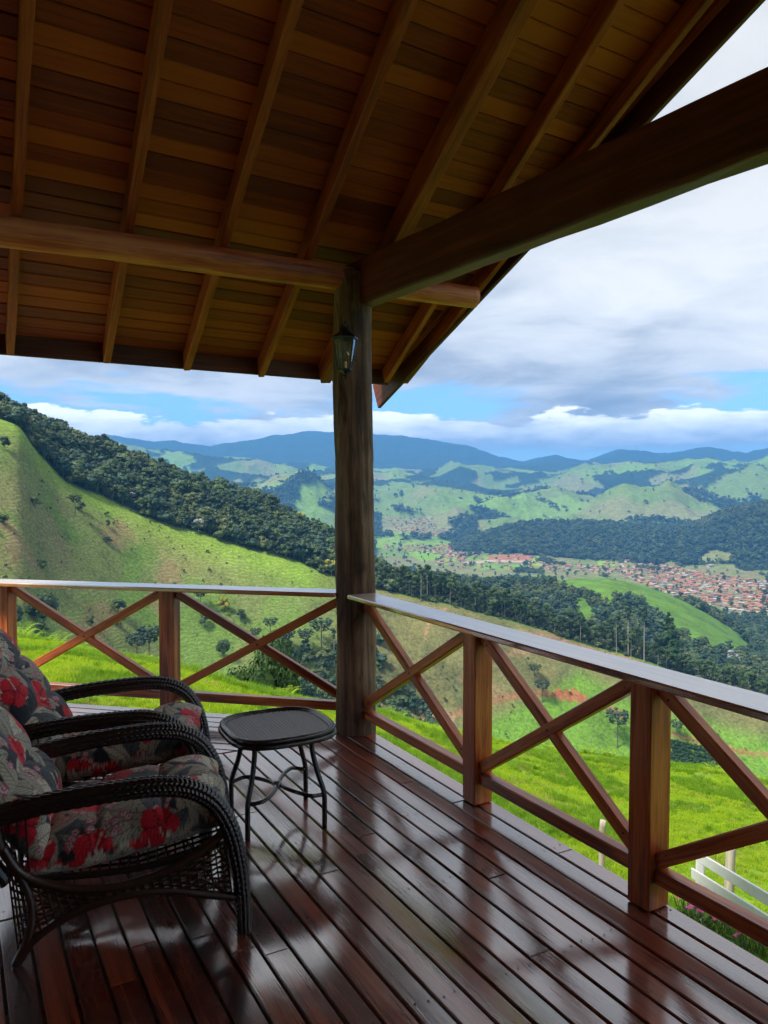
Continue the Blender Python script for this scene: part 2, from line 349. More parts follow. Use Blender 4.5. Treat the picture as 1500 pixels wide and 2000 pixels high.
# ------------------------------------------------------------------ railings
def railing(root, pts_posts, p_start, p_end, nrm, mat, spans, ptop=0.875):
    """posts at given base points; spans: (a, b) base points between which a bottom rail and a cross brace sit"""
    d = (p_end - p_start).normalized()
    for p in pts_posts:
        timber('post', p + UP * 0.002, p + UP * ptop, 0.11, 0.105, mat, root, up=nrm, bev=0.005, wob=0.0012)
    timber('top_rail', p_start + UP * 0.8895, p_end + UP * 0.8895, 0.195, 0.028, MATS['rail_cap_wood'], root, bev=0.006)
    for a, b in spans:
        timber('bottom_rail', a + UP * 0.135, b + UP * 0.135, 0.058, 0.058, mat, root, bev=0.005)
        u = (b - a).normalized()
        timber('brace', a + UP * 0.19, b + UP * 0.845, 0.046, 0.056, mat, root, bev=0.005)
        timber('brace', a + UP * 0.845, b + UP * 0.19, 0.052, 0.056, mat, root, bev=0.005)
        inn = nrm.cross(UP) if abs(nrm.dot(d)) > 0.5 else -nrm           # bolt through the crossing, on the side facing the deck
        if inn.dot(dd(2.0, 0.8) - a) < 0: inn = -inn
        mb = MB(); c = (a + b) / 2 + UP * 0.5175; mb.tube([c + inn * 0.02, c + inn * 0.0275], 0.007, 8); mb.build('bolt', MATS['black_metal'], root)
        mb = MB()
        for e, z_ in ((0.05, 0.235), (0.05, 0.81)):
            for q, sg in ((a, 1), (b, -1)): c = q + u * sg * e + UP * z_; mb.tube([c + inn * 0.02, c + inn * 0.0272], 0.0042, 6)
        k_ = mb.build('nails', MATS['black_metal'], root); k_['kind'] = 'stuff'
MR = MATS['rail_wood']
rr_ = empty('railing', dd(2.5, 2.3), 0, 'timber railing with crossed braces on the right, its wide cap pale with glare', 'railing')
W2 = 2.302
posts = [3.177, 2.073, 0.965, -0.14]
railing(rr_, [dd(q, W2) for q in posts], dd(4.375, 2.262), dd(-0.6, 2.245), D1, MR,
        [(dd(3.232, W2), dd(4.38, W2)), (dd(2.128, W2), dd(3.122, W2)), (dd(1.02, W2), dd(2.018, W2)), (dd(-0.085, W2), dd(0.91, W2))])
rl_ = empty('railing', POLE + LD * 1.3 + LN * 0.05, 0, 'timber railing with crossed braces running left from the round post, behind the chairs', 'railing')
LB = POLE + LN * 0.05
sl = [1.37, 2.67, 3.97]
railing(rl_, [LB + LD * s for s in sl], POLE + LD * 0.125 + LN * -0.03, POLE + LD * 4.5 + LN * -0.03, LN, MR,
        [(LB + LD * 0.12, LB + LD * 1.315), (LB + LD * 1.425, LB + LD * 2.615), (LB + LD * 2.725, LB + LD * 3.915)])

# ------------------------------------------------------------------ roof
SL = 0.46; RZ = 2.97; NR = (D1 * SL + UP).normalized(); D2E = (D2 + D1 * 0.03)
def rp(a, b, h=0.0):
    return D1 * a + D2 * b + UP * (RZ - SL * (a - 4.482)) + NR * h
roof = empty('roof', dd(2.5, 1.0, 2.97), 0, 'timber veranda roof with tan plank ceiling on dark rafters', 'roof')
RAFT = [(3.43, 0.33, 5.63, 0.39), (3.28, 0.83, 5.68, 0.995), (3.16, 1.34, 5.66, 1.55), (3.26, 1.84, 5.67, 2.12), (2.84, 2.32, 4.22, 2.54), (2.71, 2.76, 3.80, 2.92), (2.58, 3.19, 3.3, 3.255)]
for k in range(1, 7): RAFT.append((3.4, 0.33 - 0.53 * k, 5.6, 0.39 - 0.56 * k))
for i, (a0, b0, a1, b1) in enumerate(RAFT):
    g = (b1 - b0) / (a1 - a0); e = (5.63 + 0.03 * b0 + (0.02 if i != 4 else -0.02)) if i not in (5, 6) else 5.66
    w, h = (0.085, 0.16) if i == 4 else ((0.05, 0.125) if i < 5 or i > 6 else (0.045, 0.115))
    c = -w / 2; lo = -0.8
    f = lambda a: b0 + g * (a - a0) + c
    if i == 4: f = lambda a: 2.32 + 0.12 * (a - 2.84) + c
    if i == 6: f = lambda a: 3.19 + 0.06 * (a - 2.58) + c
    H0 = -0.035 if i == 4 else 0.0
    timber('rafter', rp(lo, f(lo), H0 + h / 2), rp(e, f(e), H0 + h / 2), w, h, MATS['rafter_wood'], roof, up=NR, bev=0.005, wob=0.002)
# ceiling planks, laid across the rafters
PW = 0.108; nrow = int((5.66 + 0.8) * math.sqrt(1 + SL * SL) / PW)
cosr = 1 / math.sqrt(1 + SL * SL)
def raft_at(i, a):
    a0, b0, a1, b1 = RAFT[i]
    if i == 4: return 2.32 + 0.12 * (a - 2.84) - 0.042
    return b0 + (b1 - b0) / (a1 - a0) * (a - a0) - 0.025
for k in range(nrow):
    a = 5.60 - (k + 0.5) * PW * cosr
    js = sorted(raft_at(i, a) for i in rng.sample(range(0, 12), 2 if a < 1.6 else 4) if i not in (5, 6)); cuts = [-3.2] + js + [3.30]
    for b0, b1 in zip(cuts[:-1], cuts[1:]):
        if b1 - b0 < 0.2: continue
        hh = 0.127 + rng.uniform(-0.0015, 0.003) + 0.009
        p0 = rp(a + 0.03 * b0, b0 + 0.001, hh); p1 = rp(a + 0.03 * b1, b1 - 0.001, hh)
        timber('ceiling_plank', p0, p1, PW - 0.004, 0.018, MATS['roof_plank'], roof, up=NR, bev=0.005)
# closed roof covering above the planks, both slopes
def cover():
    mb = MB()
    e1, e2 = 5.78, 3.36; top = -0.85
    lo = [rp(e1 + 0.0, -3.4, 0.16), rp(e1 + 0.08, e2, 0.16), rp(top, e2 + 0.1, 0.16), rp(top, -3.4, 0.16)]
    hi = [p + NR * 0.05 for p in lo]
    mb.add(lo + hi, [(0, 1, 2, 3)[::-1], (4, 5, 6, 7), (0, 1, 5, 4), (1, 2, 6, 5), (2, 3, 7, 6), (3, 0, 4, 7)])
    zt = lo[2].z
    lo2 = [lo[3], lo[2], D1 * -7 + D2 * (e2 + 0.1) + UP * (zt - 6.15 * SL), D1 * -7 + D2 * -3.4 + UP * (zt - 6.15 * SL)]
    hi2 = [p + UP * 0.055 for p in lo2]
    mb.add(lo2 + hi2, [(0, 1, 2, 3)[::-1], (4, 5, 6, 7), (0, 1, 5, 4), (1, 2, 6, 5), (2, 3, 7, 6), (3, 0, 4, 7)])
    return mb
plain('roof_tile', (0.36, 0.13, 0.07), rough=0.85, var=0.4, scale=6)
cover().build('tile_cover', MATS['roof_tile'], roof)
timber('fascia_board', rp(5.615, -3.3, 0.085), rp(5.70, 3.22, 0.085), 0.028, 0.135, MATS['fascia_wood'], roof, up=UP, bev=0.004)
# sloping barge board at the gable end, with its tail hanging past the eave
def bargept(a, h): return D1 * a + D2 * (3.42 - 0.0363 * (a - 2.51)) + UP * (RZ - SL * (a - 4.482) + h)
timber('barge_board', bargept(-0.8, 0.115), bargept(6.06, 0.115), 0.032, 0.235, MATS['fascia_wood'], roof, up=NR, bev=0.004)
timber('barge_strip', bargept(-0.8, 0.19) + D2 * -0.045, bargept(5.66, 0.19) + D2 * -0.045, 0.05, 0.10, MATS['rafter_wood'], roof, up=NR, bev=0.004)

log = round_log('log_beam', [dd(4.482, -3.2, 2.885), dd(4.482, 3.20, 2.885)], 0.088, 0.072, MATS['log_wood'], 11, seg=180)
tag(log, 'rough reddish round log beam running left under the rafters', 'beam')
b0 = dd(4.62, 2.31, 2.86); b1 = dd(0.2, 2.58, 2.86)
bm_ = timber('roof_beam', b0, b1, 0.115, 0.285, MATS['beam_wood'], None, bev=0.02, wob=0.004, seg=3)
tag(bm_, 'massive dark square beam running from the round post to the upper right', 'beam')

# unseen house walls left of and behind the viewer, added to block light
hw = empty('house_wall', dd(0, -1.75), 0, 'timber plank wall of the house behind the chairs', 'wall')
for k in range(28):
    timber('wall_plank', dd(-5.0, -1.75, 0.09 + 0.18 * k), dd(3.4, -1.75, 0.09 + 0.18 * k), 0.03, 0.176, MATS['wall_wood'], hw, bev=0.004)
hb = empty('house_wall', dd(-1.9, 0), 0, 'timber plank wall of the house behind the viewer', 'wall')
for k in range(28):
    timber('wall_plank', dd(-1.9, -1.7, 0.09 + 0.18 * k), dd(-1.9, 0.9, 0.09 + 0.18 * k), 0.03, 0.176, MATS['wall_wood'], hb, bev=0.004)

# ------------------------------------------------------------------ lantern on the post
def lantern():
    c = Vector((-0.238, 4.80, 0)); zt, zb = 2.475, 2.292
    root = empty('wall_lantern', c + UP * zb, 0.3, 'small black lantern with clear glass panes hung on the round post', 'lantern')
    M = WORLD[root.name]; K = MATS['black_metal']
    def hexa(r, z): return [Vector((r * math.cos(math.pi / 3 * k), r * math.sin(math.pi / 3 * k), z)) for k in range(6)]
    H = zt - zb; top, bot = hexa(0.072, H), hexa(0.042, 0)
    def p(mb, name, mat, sm=False): return mb.build(name, mat, root, M, sm)
    for k in range(6):
        mb = MB(); mb.tube([bot[k], top[k]], 0.0045, 6); p(mb, 'frame_bar', K)
        mb = MB(); a, b, d, e = bot[k] * 0.96, bot[(k + 1) % 6] * 0.96, top[(k + 1) % 6] * 0.97, top[k] * 0.97
        for q in (a, b): q.z = 0.003
        for q in (d, e): q.z = H - 0.003
        n = (b - a).cross(e - a).normalized() * 0.0015
        mb.add([a - n, b - n, d - n, e - n, a + n, b + n, d + n, e + n], [(0, 3, 2, 1), (4, 5, 6, 7), (0, 1, 5, 4), (1, 2, 6, 5), (2, 3, 7, 6), (3, 0, 4, 7)])
        p(mb, 'pane', MATS['lamp_glass'])
    mb = MB(); r = [hexa(0.084, H), hexa(0.086, H + 0.008), hexa(0.05, H + 0.035), hexa(0.024, H + 0.05), hexa(0.012, H + 0.075)]
    mb.add([v for q in r for v in q], [(i * 6 + k, i * 6 + (k + 1) % 6, (i + 1) * 6 + (k + 1) % 6, (i + 1) * 6 + k) for i in range(4) for k in range(6)] + [tuple(range(6))[::-1], tuple(24 + k for k in range(6))]); p(mb, 'roof_cap', K)
    mb = MB(); r = [hexa(0.046, 0.004), hexa(0.046, -0.006), hexa(0.02, -0.02), hexa(0.012, -0.03), hexa(0.016, -0.042), hexa(0.004, -0.065)]
    mb.add([v for q in r for v in q], [(i * 6 + k, (i + 1) * 6 + k, (i + 1) * 6 + (k + 1) % 6, i * 6 + (k + 1) % 6) for i in range(5) for k in range(6)] + [tuple(range(6)), tuple(30 + k for k in range(6))[::-1]]); p(mb, 'base', K)
    mb = MB(); mb.tube([(0, 0, H + 0.07), (0, 0.0, H + 0.10), (0.012, 0.03, H + 0.115), (0.02, 0.07, H + 0.10), (0.025, 0.105, H + 0.06)], 0.007, 8); p(mb, 'arm', K, True)
    mb = MB(); mb.tube([(0.025, 0.095, H + 0.06), (0.027, 0.117, H + 0.06)], 0.035, 16, flat=1.5); p(mb, 'wall_plate', K)
    mb = MB(); mb.tube([(0, 0, 0.0), (0, 0, 0.05)], 0.011, 10); p(mb, 'socket', MATS['brass'])
    mb = MB(); mb.tube([(0, 0, 0.05), (0, 0, 0.065), (0, 0, 0.085), (0, 0, 0.105), (0, 0, 0.118)], [0.012, 0.022, 0.029, 0.022, 0.003], 14)
    bulb = p(mb, 'bulb', MATS['lamp_glass'], True)
    mb = MB()
    for a in range(4): mb.tube([(0.006 * math.cos(a * 1.57), 0.006 * math.sin(a * 1.57), 0.06), (0.010 * math.cos(a * 1.57), 0.010 * math.sin(a * 1.57), 0.10)], 0.0016, 5)
    mb.build('filament', MATS['filament'], bulb, M)
plain('filament', (0.75, 0.42, 0.10), rough=0.5)
lantern()
# ------------------------------------------------------------------ terrain: one sheet from under the deck to the far mountains
def _hash(ix, iy, s):
    h = (ix.astype(np.int64) * 374761393 + iy.astype(np.int64) * 668265263 + s * 1442695041) & 0xffffffff
    h = ((h ^ (h >> 13)) * 1274126177) & 0xffffffff
    return ((h ^ (h >> 16)) & 0xffff) / 65535.0
def vnoise(x, y, s=0):
    ix, iy = np.floor(x), np.floor(y); fx, fy = x - ix, y - iy
    fx = fx * fx * fx * (fx * (fx * 6 - 15) + 10); fy = fy * fy * fy * (fy * (fy * 6 - 15) + 10)
    a, b, c, d = _hash(ix, iy, s), _hash(ix + 1, iy, s), _hash(ix, iy + 1, s), _hash(ix + 1, iy + 1, s)
    return (a * (1 - fx) + b * fx) * (1 - fy) + (c * (1 - fx) + d * fx) * fy
def fbm(x, y, oct=4, s=0, gain=0.5):
    t = 0; a = 1; n = 0
    for o in range(oct): t = t + a * vnoise(x * 2 ** o + 17.3 * o, y * 2 ** o - 9.1 * o, s + o); n += a; a *= gain
    return t / n
def ridged(x, y, oct=4, s=0):
    t = 0; a = 1; n = 0
    for o in range(oct): t = t + a * (1 - abs(2 * vnoise(x * 2 ** o + 3.1 * o, y * 2 ** o + 7.7 * o, s + o) - 1)); n += a; a *= 0.5
    return t / n
def sst(a, b, x): t = np.clip((x - a) / (b - a), 0, 1); return t * t * (3 - 2 * t)

def th_of(px): return math.atan2((px - 750) / F, cp)        # azimuth of a photo column at the horizon
def tan_el(px, py):
    r = ray(px, py); return r.z / math.hypot(r.x, r.y)
# features of the land: (column, distance or None, height in the view or ('z', metres))
FEAT = [
 dict(r=4.0, c=[(0, 'z', -0.85), (750, 'z', -1.1), (1500, 'z', -1.5)]),
 dict(r=8.0, c=[(0, 'z', -0.75), (330, 'z', -0.95), (750, 'z', -1.9), (1100, 'z', -2.6), (1500, 'z', -3.0)]),
 dict(rr=[(0, 24), (760, 26), (1500, 33)], c=[(0, 1240), (150, 1278), (330, 1325), (500, 1363), (650, 1390), (745, 1400), (907, 1437), (1044, 1468), (1226, 1493), (1302, 1503), (1414, 1516), (1500, 1534)]),
 dict(rr=[(0, 60), (1500, 70)], c=[(0, 'z', -28), (750, 'z', -36), (1500, 'z', -46)]),
 dict(rr=[(0, 315), (120, 345), (330, 400), (760, 400), (1050, 420), (1500, 465)], c=[(0, 1275), (150, 1310), (330, 1360), (500, 1400), (650, 1440), (760, 1450), (907, 1475), (1050, 1500), (1226, 1525), (1350, 1540), (1500, 1565)]),
 dict(rr=[(0, 480), (120, 505), (330, 520), (650, 505), (900, 500), (1500, 525)], c=[(0, 821), (43, 834), (67, 877), (120, 938), (187, 967), (300, 1016), (423, 1056), (545, 1090), (659, 1136), (760, 1162), (907, 1195), (1044, 1233), (1130, 1258), (1226, 1285), (1350, 1325), (1500, 1368)]),
 dict(rr=[(0, 620), (650, 640), (1500, 620)], c=[(0, 804), (64, 824), (125, 850), (213, 884), (300, 920), (400, 956), (500, 984), (594, 1038), (660, 1068), (760, 1140), (900, 1200), (1050, 1240), (1200, 1290), (1500, 1370)]),
 dict(r=800, c=[(0, 'z', 0), (400, 'z', -60), (700, 'z', -115), (900, 'z', -140), (1500, 'z', -175)]),
 dict(r=1020, c=[(0, 'z', -90), (600, 'z', -125), (740, 1128), (867, 1134), (960, 1146), (1050, 1148), (1120, 1133), (1191, 1131), (1242, 1143), (1302, 1163), (1335, 1180), (1373, 1199), (1437, 1240), (1500, 1285)]),
 dict(r=1480, c=[(0, 'z', -220), (1500, 'z', -226)]),
 dict(r=2250, c=[(0, 'z', -226), (1500, 'z', -228)]),
 dict(rr=[(0, 3000), (860, 3000), (950, 2750), (1500, 2750)], c=[(0, 1040), (600, 1060), (760, 1056), (860, 1062), (900, 1066), (950, 1050), (1000, 1036), (1050, 1031), (1188, 1033), (1272, 1043), (1348, 1041), (1373, 1029), (1424, 1006), (1500, 993)]),
 dict(r=3300, c=[(0, 1030), (760, 1035), (1000, 1040), (1300, 1030), (1500, 1020)]),
 dict(r=3900, c=[(0, 985), (480, 975), (550, 955), (613, 938), (650, 960), (738, 990), (798, 982), (871, 1000), (938, 978), (980, 968), (1042, 988), (1110, 1008), (1219, 966), (1308, 972), (1360, 998), (1422, 1004), (1500, 985)]),
 dict(r=4400, c=[(0, 990), (600, 970), (1000, 975), (1500, 975)]),
 dict(r=4950, c=[(0, 950), (400, 945), (500, 922), (560, 935), (738, 965), (850, 950), (980, 942), (1074, 947), (1136, 953), (1292, 945), (1422, 928), (1500, 935)]),
 dict(r=5500, c=[(0, 945), (700, 945), (1100, 942), (1500, 930)]),
 dict(r=6300, c=[(0, 905), (200, 892), (330, 876), (480, 895), (600, 915), (751, 927), (850, 925), (933, 917), (1011, 931), (1094, 936), (1152, 914), (1240, 906), (1344, 901), (1448, 908), (1500, 905)]),
 dict(r=7800, c=[(0, 905), (750, 915), (1500, 910)]),
 dict(r=10000, c=[(0, 862), (200, 858), (300, 863), (337, 858), (413, 867), (441, 862), (500, 862), (607, 850), (738, 852), (820, 858), (866, 867), (918, 876), (975, 897), (1022, 906), (1079, 893), (1141, 906), (1204, 884), (1287, 893), (1380, 879), (1448, 890), (1500, 881)]),
 dict(r=13000, c=[(0, 'z', 60), (1500, 'z', 60)]),
 dict(r=15000, c=[(0, 'z', -150), (1500, 'z', -150)]),
]
TH = np.concatenate([np.radians(np.linspace(-180, -34, 60, endpoint=False)), np.radians(np.linspace(-34, 34, 720)), np.radians(np.linspace(34, 180, 60))[1:]])
RR = np.concatenate([np.linspace(0.3, 12, 26, endpoint=False), np.linspace(12, 42, 60, endpoint=False), np.linspace(42, 300, 22, endpoint=False),
                     np.linspace(300, 560, 150, endpoint=False), np.linspace(560, 1150, 80, endpoint=False), np.linspace(1150, 2250, 60, endpoint=False),
                     np.linspace(2250, 3100, 56, endpoint=False), np.linspace(3100, 6600, 170, endpoint=False), np.linspace(6600, 10600, 70, endpoint=False), np.linspace(10600, 15000, 10)])
def px_of_th(th): return 750 + F * cp * np.tan(np.clip(th, -1.1, 1.1))
def build_heights():
    nth = len(TH); px = px_of_th(TH); wback = sst(math.radians(50), math.radians(165), np.abs(TH))
    rk, zk = [], []
    for f in FEAT:
        if 'r' in f: r = np.full(nth, float(f['r']))
        else:
            a = np.array(f['rr'], float); r = np.interp(px, a[:, 0], a[:, 1])
            r = r * (1 - wback) + a[:, 1].mean() * wback
        cx, cz, isz = [], [], []
        for c in f['c']:
            cx.append(c[0])
            if c[1] == 'z': cz.append(None); isz.append(c[2])
            else: cz.append(tan_el(*c)); isz.append(None)
        rc = np.interp(cx, px[60:780], r[60:780])
        zc = np.array([s if t is None else EYE + t * rq for t, s, rq in zip(cz, isz, rc)])
        fine = np.interp(px, cx, zc)
        def smooth(a_, w_):
            q = np.pad(a_, w_, mode='edge'); kk = np.hanning(w_ + 2)[1:-1]; kk /= kk.sum(); t_ = np.convolve(q, kk, 'same')[w_:-w_]; o_ = a_.copy(); o_[62:778] = t_[62:778]; return o_
        lvl = len(rk); win = {0: 121, 1: 121, 2: 61, 3: 121, 4: 121, 5: 15, 6: 15}.get(lvl, 9)
        if 'rr' in f: r = smooth(r, 121)
        if lvl < 7 or f.get('r', 0) > 3000 or 'rr' in f: sm = smooth(fine, win)
        else: sm = fine
        z = sm * (1 - wback) + zc.mean() * wback
        rk.append(r); zk.append(z)
    rk.insert(0, np.full(nth, 0.0)); zk.insert(0, np.full(nth, -0.9))
    rk, zk = np.array(rk), np.array(zk); Z = np.zeros((len(RR), nth))
    for j in range(nth):                                       # monotone cubic along each bearing
        x, y = rk[:, j], zk[:, j]; h = np.diff(x); d = np.diff(y) / h; m = np.zeros_like(y)
        w1 = 2 * h[1:] + h[:-1]; w2 = h[1:] + 2 * h[:-1]; ok = d[1:] * d[:-1] > 0
        with np.errstate(divide='ignore', invalid='ignore'): hm = (w1 + w2) / (w1 / d[:-1] + w2 / d[1:])
        m[1:-1] = np.where(ok, hm, 0); m[0] = d[0]; m[-1] = d[-1]
        i = np.clip(np.searchsorted(x, RR) - 1, 0, len(x) - 2); t = (RR - x[i]) / h[i]
        Z[:, j] = (2 * t**3 - 3 * t**2 + 1) * y[i] + (t**3 - 2 * t**2 + t) * h[i] * m[i] + (-2 * t**3 + 3 * t**2) * y[i + 1] + (t**3 - t**2) * h[i] * m[i + 1]
    return Z, rk
Z, RK = build_heights()
TT, RG = np.meshgrid(TH, RR); X = RG * np.sin(TT); Y = RG * np.cos(TT)
PXG = px_of_th(TT)
amp = np.interp(RG, [0, 5, 10, 40, 300, 420, 1000, 1500, 2300, 3000, 3900, 6300, 7800, 10000, 15000], [0, 0, 0.25, 0.5, 3, 5, 8, 2, 6, 40, 135, 135, 80, 75, 40])
scl = np.interp(RG, [0, 12, 40, 300, 1000, 3200, 7500, 14500], [3.0, 5.0, 9, 70, 160, 520, 950, 1900])
bands = [(0, 60, 6.0), (40, 700, 75.0), (400, 2600, 190.0), (2300, 4900, 620.0), (4400, 7600, 800.0), (7000, 30000, 1150.0)]
N = np.zeros_like(Z)
for i, (a, b, s) in enumerate(bands):
    w = sst(a * 0.9, a * 1.2 + 1e-6, RG) * (1 - sst(b * 0.85, b, RG)) if a else 1 - sst(b * 0.7, b, RG)
    nn = fbm(X / s + 31 * i, Y / s, 4, 20 + i) - 0.5 if s < 500 else ridged(X / s + 31 * i, Y / s, 5, 20 + i) - 0.62
    N += w * nn * 2
Z = Z + N * amp * np.where(RG > 3000, 1.0, 0.8)
# cattle terraces on the near faces: real little steps following the contour
face = sst(0, 25, RG - np.interp(PXG, [0, 400, 1500], [320, 400, 465])) * (1 - sst(-12, 4, RG - RK[6][None, :]))
step = Z / 2.3 + 1.6 * fbm(X / 34, Y / 34, 3, 77)
Z = Z + face * 0.42 * np.abs(((step % 1.0) - 0.5) * 2)
def ground_z(x, y):
    th = math.atan2(x, y); r = math.hypot(x, y)
    j = min(max(int(np.searchsorted(TH, th)) - 1, 0), len(TH) - 2); i = min(max(int(np.searchsorted(RR, r)) - 1, 0), len(RR) - 2)
    u = (th - TH[j]) / (TH[j + 1] - TH[j]); v = min(max((r - RR[i]) / (RR[i + 1] - RR[i]), 0), 1)
    return float((Z[i, j] * (1 - u) + Z[i, j + 1] * u) * (1 - v) + (Z[i + 1, j] * (1 - u) + Z[i + 1, j + 1] * u) * v)
def on_ground(px, py, rmin=8.0, rmax=15000.0):
    """place on the land that is seen at a point of the photograph"""
    d = ray(px, py); t = d.z / math.hypot(d.x, d.y); th = math.atan2(d.x, d.y)
    j = min(max(int(np.searchsorted(TH, th)) - 1, 0), len(TH) - 2); u = (th - TH[j]) / (TH[j + 1] - TH[j])
    zc = Z[:, j] * (1 - u) + Z[:, j + 1] * u; el = (zc - EYE) / RR
    k = np.where((el >= t) & (RR >= rmin) & (RR <= rmax))[0]
    if not len(k): return None
    i = k[0]
    r = RR[i]
    if i and el[i] != el[i - 1] and RR[i - 1] >= rmin: r = RR[i - 1] + (RR[i] - RR[i - 1]) * min(max((t - el[i - 1]) / (el[i] - el[i - 1]), 0), 1)
    return Vector((r * math.sin(th), r * math.cos(th), ground_z(r * math.sin(th), r * math.cos(th))))

# view coordinates of every ground vertex, only to know which patch of land it belongs to
_f = Y * cp - (Z - EYE) * sp; _u = Y * sp + (Z - EYE) * cp
with np.errstate(divide='ignore', invalid='ignore'):
    VX = np.where(_f > 0.01, 750 + F * X / _f, -9999); VY = np.where(_f > 0.01, 1000 - F * _u / _f, -9999)
def inpoly(px, py, poly):
    px, py = np.asarray(px, float), np.asarray(py, float); c = np.zeros(px.shape, bool); n = len(poly)
    for i in range(n):
        (x1, y1), (x2, y2) = poly[i], poly[i - 1]
        if y1 == y2: continue
        c ^= ((y1 > py) != (y2 > py)) & (px < (x2 - x1) * (py - y1) / (y2 - y1) + x1)
    return c
def segdist(px, py, pts):
    d = np.full(np.shape(px), 1e9)
    for (x1, y1), (x2, y2) in zip(pts[:-1], pts[1:]):
        vx, vy = x2 - x1, y2 - y1; t = np.clip(((px - x1) * vx + (py - y1) * vy) / (vx * vx + vy * vy), 0, 1)
        d = np.minimum(d, np.hypot(px - x1 - t * vx, py - y1 - t * vy))
    return d
CREST = RK[6][None, :]; SKYL = RK[7][None, :]
TONGUE = [[(1060, 1132), (1120, 1127), (1195, 1126), (1250, 1140), (1306, 1160), (1340, 1176), (1378, 1196), (1442, 1236), (1475, 1275), (1385, 1272), (1330, 1240), (1285, 1200), (1250, 1172), (1205, 1165), (1196, 1190), (1165, 1165), (1120, 1152)],
          [(1118, 1178), (1140, 1160), (1172, 1210), (1145, 1222)], [(862, 1118), (905, 1128), (915, 1140), (880, 1136)], [(745, 1090), (800, 1100), (850, 1112), (780, 1112)]]
tongue = np.zeros(Z.shape, bool)
for p in TONGUE: tongue |= inpoly(VX, VY, p)
tongue &= (RG > 560) & (RG < 1300)
pasture_face = (RG > 200) & (RG < CREST)
forest_left = (RG >= CREST + 3) & (RG < 960) & (PXG < 775)
forest_back = (RG >= CREST + 4) & (RG < 1420) & (PXG >= 775) & ~tongue
hill_clear = inpoly(VX, VY, [(1370, 1085), (1395, 1072), (1440, 1085), (1430, 1098), (1372, 1098)]) | inpoly(VX, VY, [(1285, 1105), (1310, 1096), (1330, 1100), (1320, 1110)])
forest_hill = (RG > np.interp(PXG, [880, 960, 1100, 1300, 1500], [2700, 2420, 2380, 2300, 2360])) & (RG < 3150) & (PXG > 885) & ~hill_clear
patch = fbm(X / 260, Y / 260, 4, 5) - 0.20 * N + 0.10 * (fbm(X / 90, Y / 90, 3, 8) - 0.5) + 0.05 * np.sin(Z / 30)
patch = patch + np.interp(PXG, [0, 640, 760, 900, 1500], [0.06, 0.02, 0.0, -0.02, -0.03])
forest_mid = (RG >= 2300) & ~forest_hill & (patch > np.interp(RG, [2300, 3200, 5500, 6600], [0.53, 0.555, 0.545, 0.47])) & (RG < 7200)
forest_far = RG >= 7200
valley_wood = (RG >= 1380) & (RG < 2500) & (fbm(X / 130, Y / 130, 3, 51) > np.interp(PXG, [1000, 1200], [0.66, 0.55])) & ~forest_hill
TOWNS = inpoly(VX, VY, [(745, 1005), (860, 1005), (890, 1042), (860, 1056), (745, 1046)]) | inpoly(VX, VY, [(735, 1062), (910, 1060), (1065, 1082), (1065, 1116), (735, 1116)]) | inpoly(VX, VY, [(1060, 1082), (1220, 1080), (1500, 1125), (1500, 1205), (1330, 1175), (1180, 1122), (1060, 1118)])
TOWNS &= (RG > 1250) & (RG < 4600); valley_wood &= ~(TOWNS & (fbm(X / 60, Y / 60, 3, 52) < 0.62)); forest_mid &= ~TOWNS
FOREST = forest_left | forest_back | forest_hill
# ground colour (the thing's own colour)
def C3(r, g, b): return np.array([r, g, b], float)
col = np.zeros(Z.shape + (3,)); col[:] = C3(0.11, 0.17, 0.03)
def lay(mask, c, w=1.0):
    m = np.asarray(mask, float)[..., None] * (w if np.isscalar(w) else np.asarray(w)[..., None]); col[:] = col * (1 - m) + np.asarray(c) * m
big = fbm(X / 60, Y / 60, 4, 3); med = fbm(X / 14, Y / 14, 4, 4)
lay(RG < 130, C3(0.15, 0.28, 0.018)); lay(RG < 130, C3(0.24, 0.31, 0.03), 0.7 * sst(0.45, 0.7, fbm(X / 2.2, Y / 2.2, 4, 9)))
lay((RG < 6.0) | ((X * D1.x + Y * D1.y < 4.4) & (X * D2.x + Y * D2.y < 2.2) & (RG < 30)), C3(0.05, 0.035, 0.022))
lay(pasture_face & (RG > 130), C3(0.135, 0.225, 0.04))
lw = 1 - sst(560, 760, PXG + 120 * (fbm(X / 30, Y / 30, 3, 15) - 0.5))
dry = sst(0.50, 0.62, big * 0.6 + med * 0.4 + 0.05 * np.sin(X / 9)) * (1 - sst(150, 330, np.abs(VX - 190)))
lay(pasture_face, C3(0.26, 0.20, 0.10), lw * 0.6 * dry * sst(900, 960, VY) * (1 - sst(1100, 1170, VY)))
lay(pasture_face, C3(0.18, 0.19, 0.07), lw * 0.6 * sst(0.42, 0.6, fbm(X / 25, Y / 25, 4, 14)))
lay(pasture_face, C3(0.19, 0.31, 0.03), lw * 0.8 * (1 - sst(0, 30, np.abs(CREST - RG - 8))))
lay(pasture_face, C3(0.27, 0.17, 0.09), lw * 0.5 * sst(0.66, 0.72, med) * sst(900, 980, VY) * (1 - sst(330, 420, VX)))
clearing = pasture_face & (PXG >= 560)
lay(clearing, C3(0.155, 0.15, 0.058), 1 - lw)
lay(clearing, C3(0.10, 0.11, 0.045), (1 - lw) * 0.7 * sst(0.45, 0.62, med))
lay(clearing, C3(0.12, 0.25, 0.026), (1 - lw) * 0.9 * sst(0, 45, VY - np.interp(VX, [740, 900, 1060, 1130, 1250, 1500], [1420, 1410, 1335, 1290, 1350, 1420])))
lay(clearing, C3(0.15, 0.24, 0.03), 0.6 * (1 - sst(10, 40, np.hypot(VX - 1000, (VY - 1240) * 2))))
SOIL = C3(0.27, 0.12, 0.06); SOILP = C3(0.28, 0.18, 0.10)
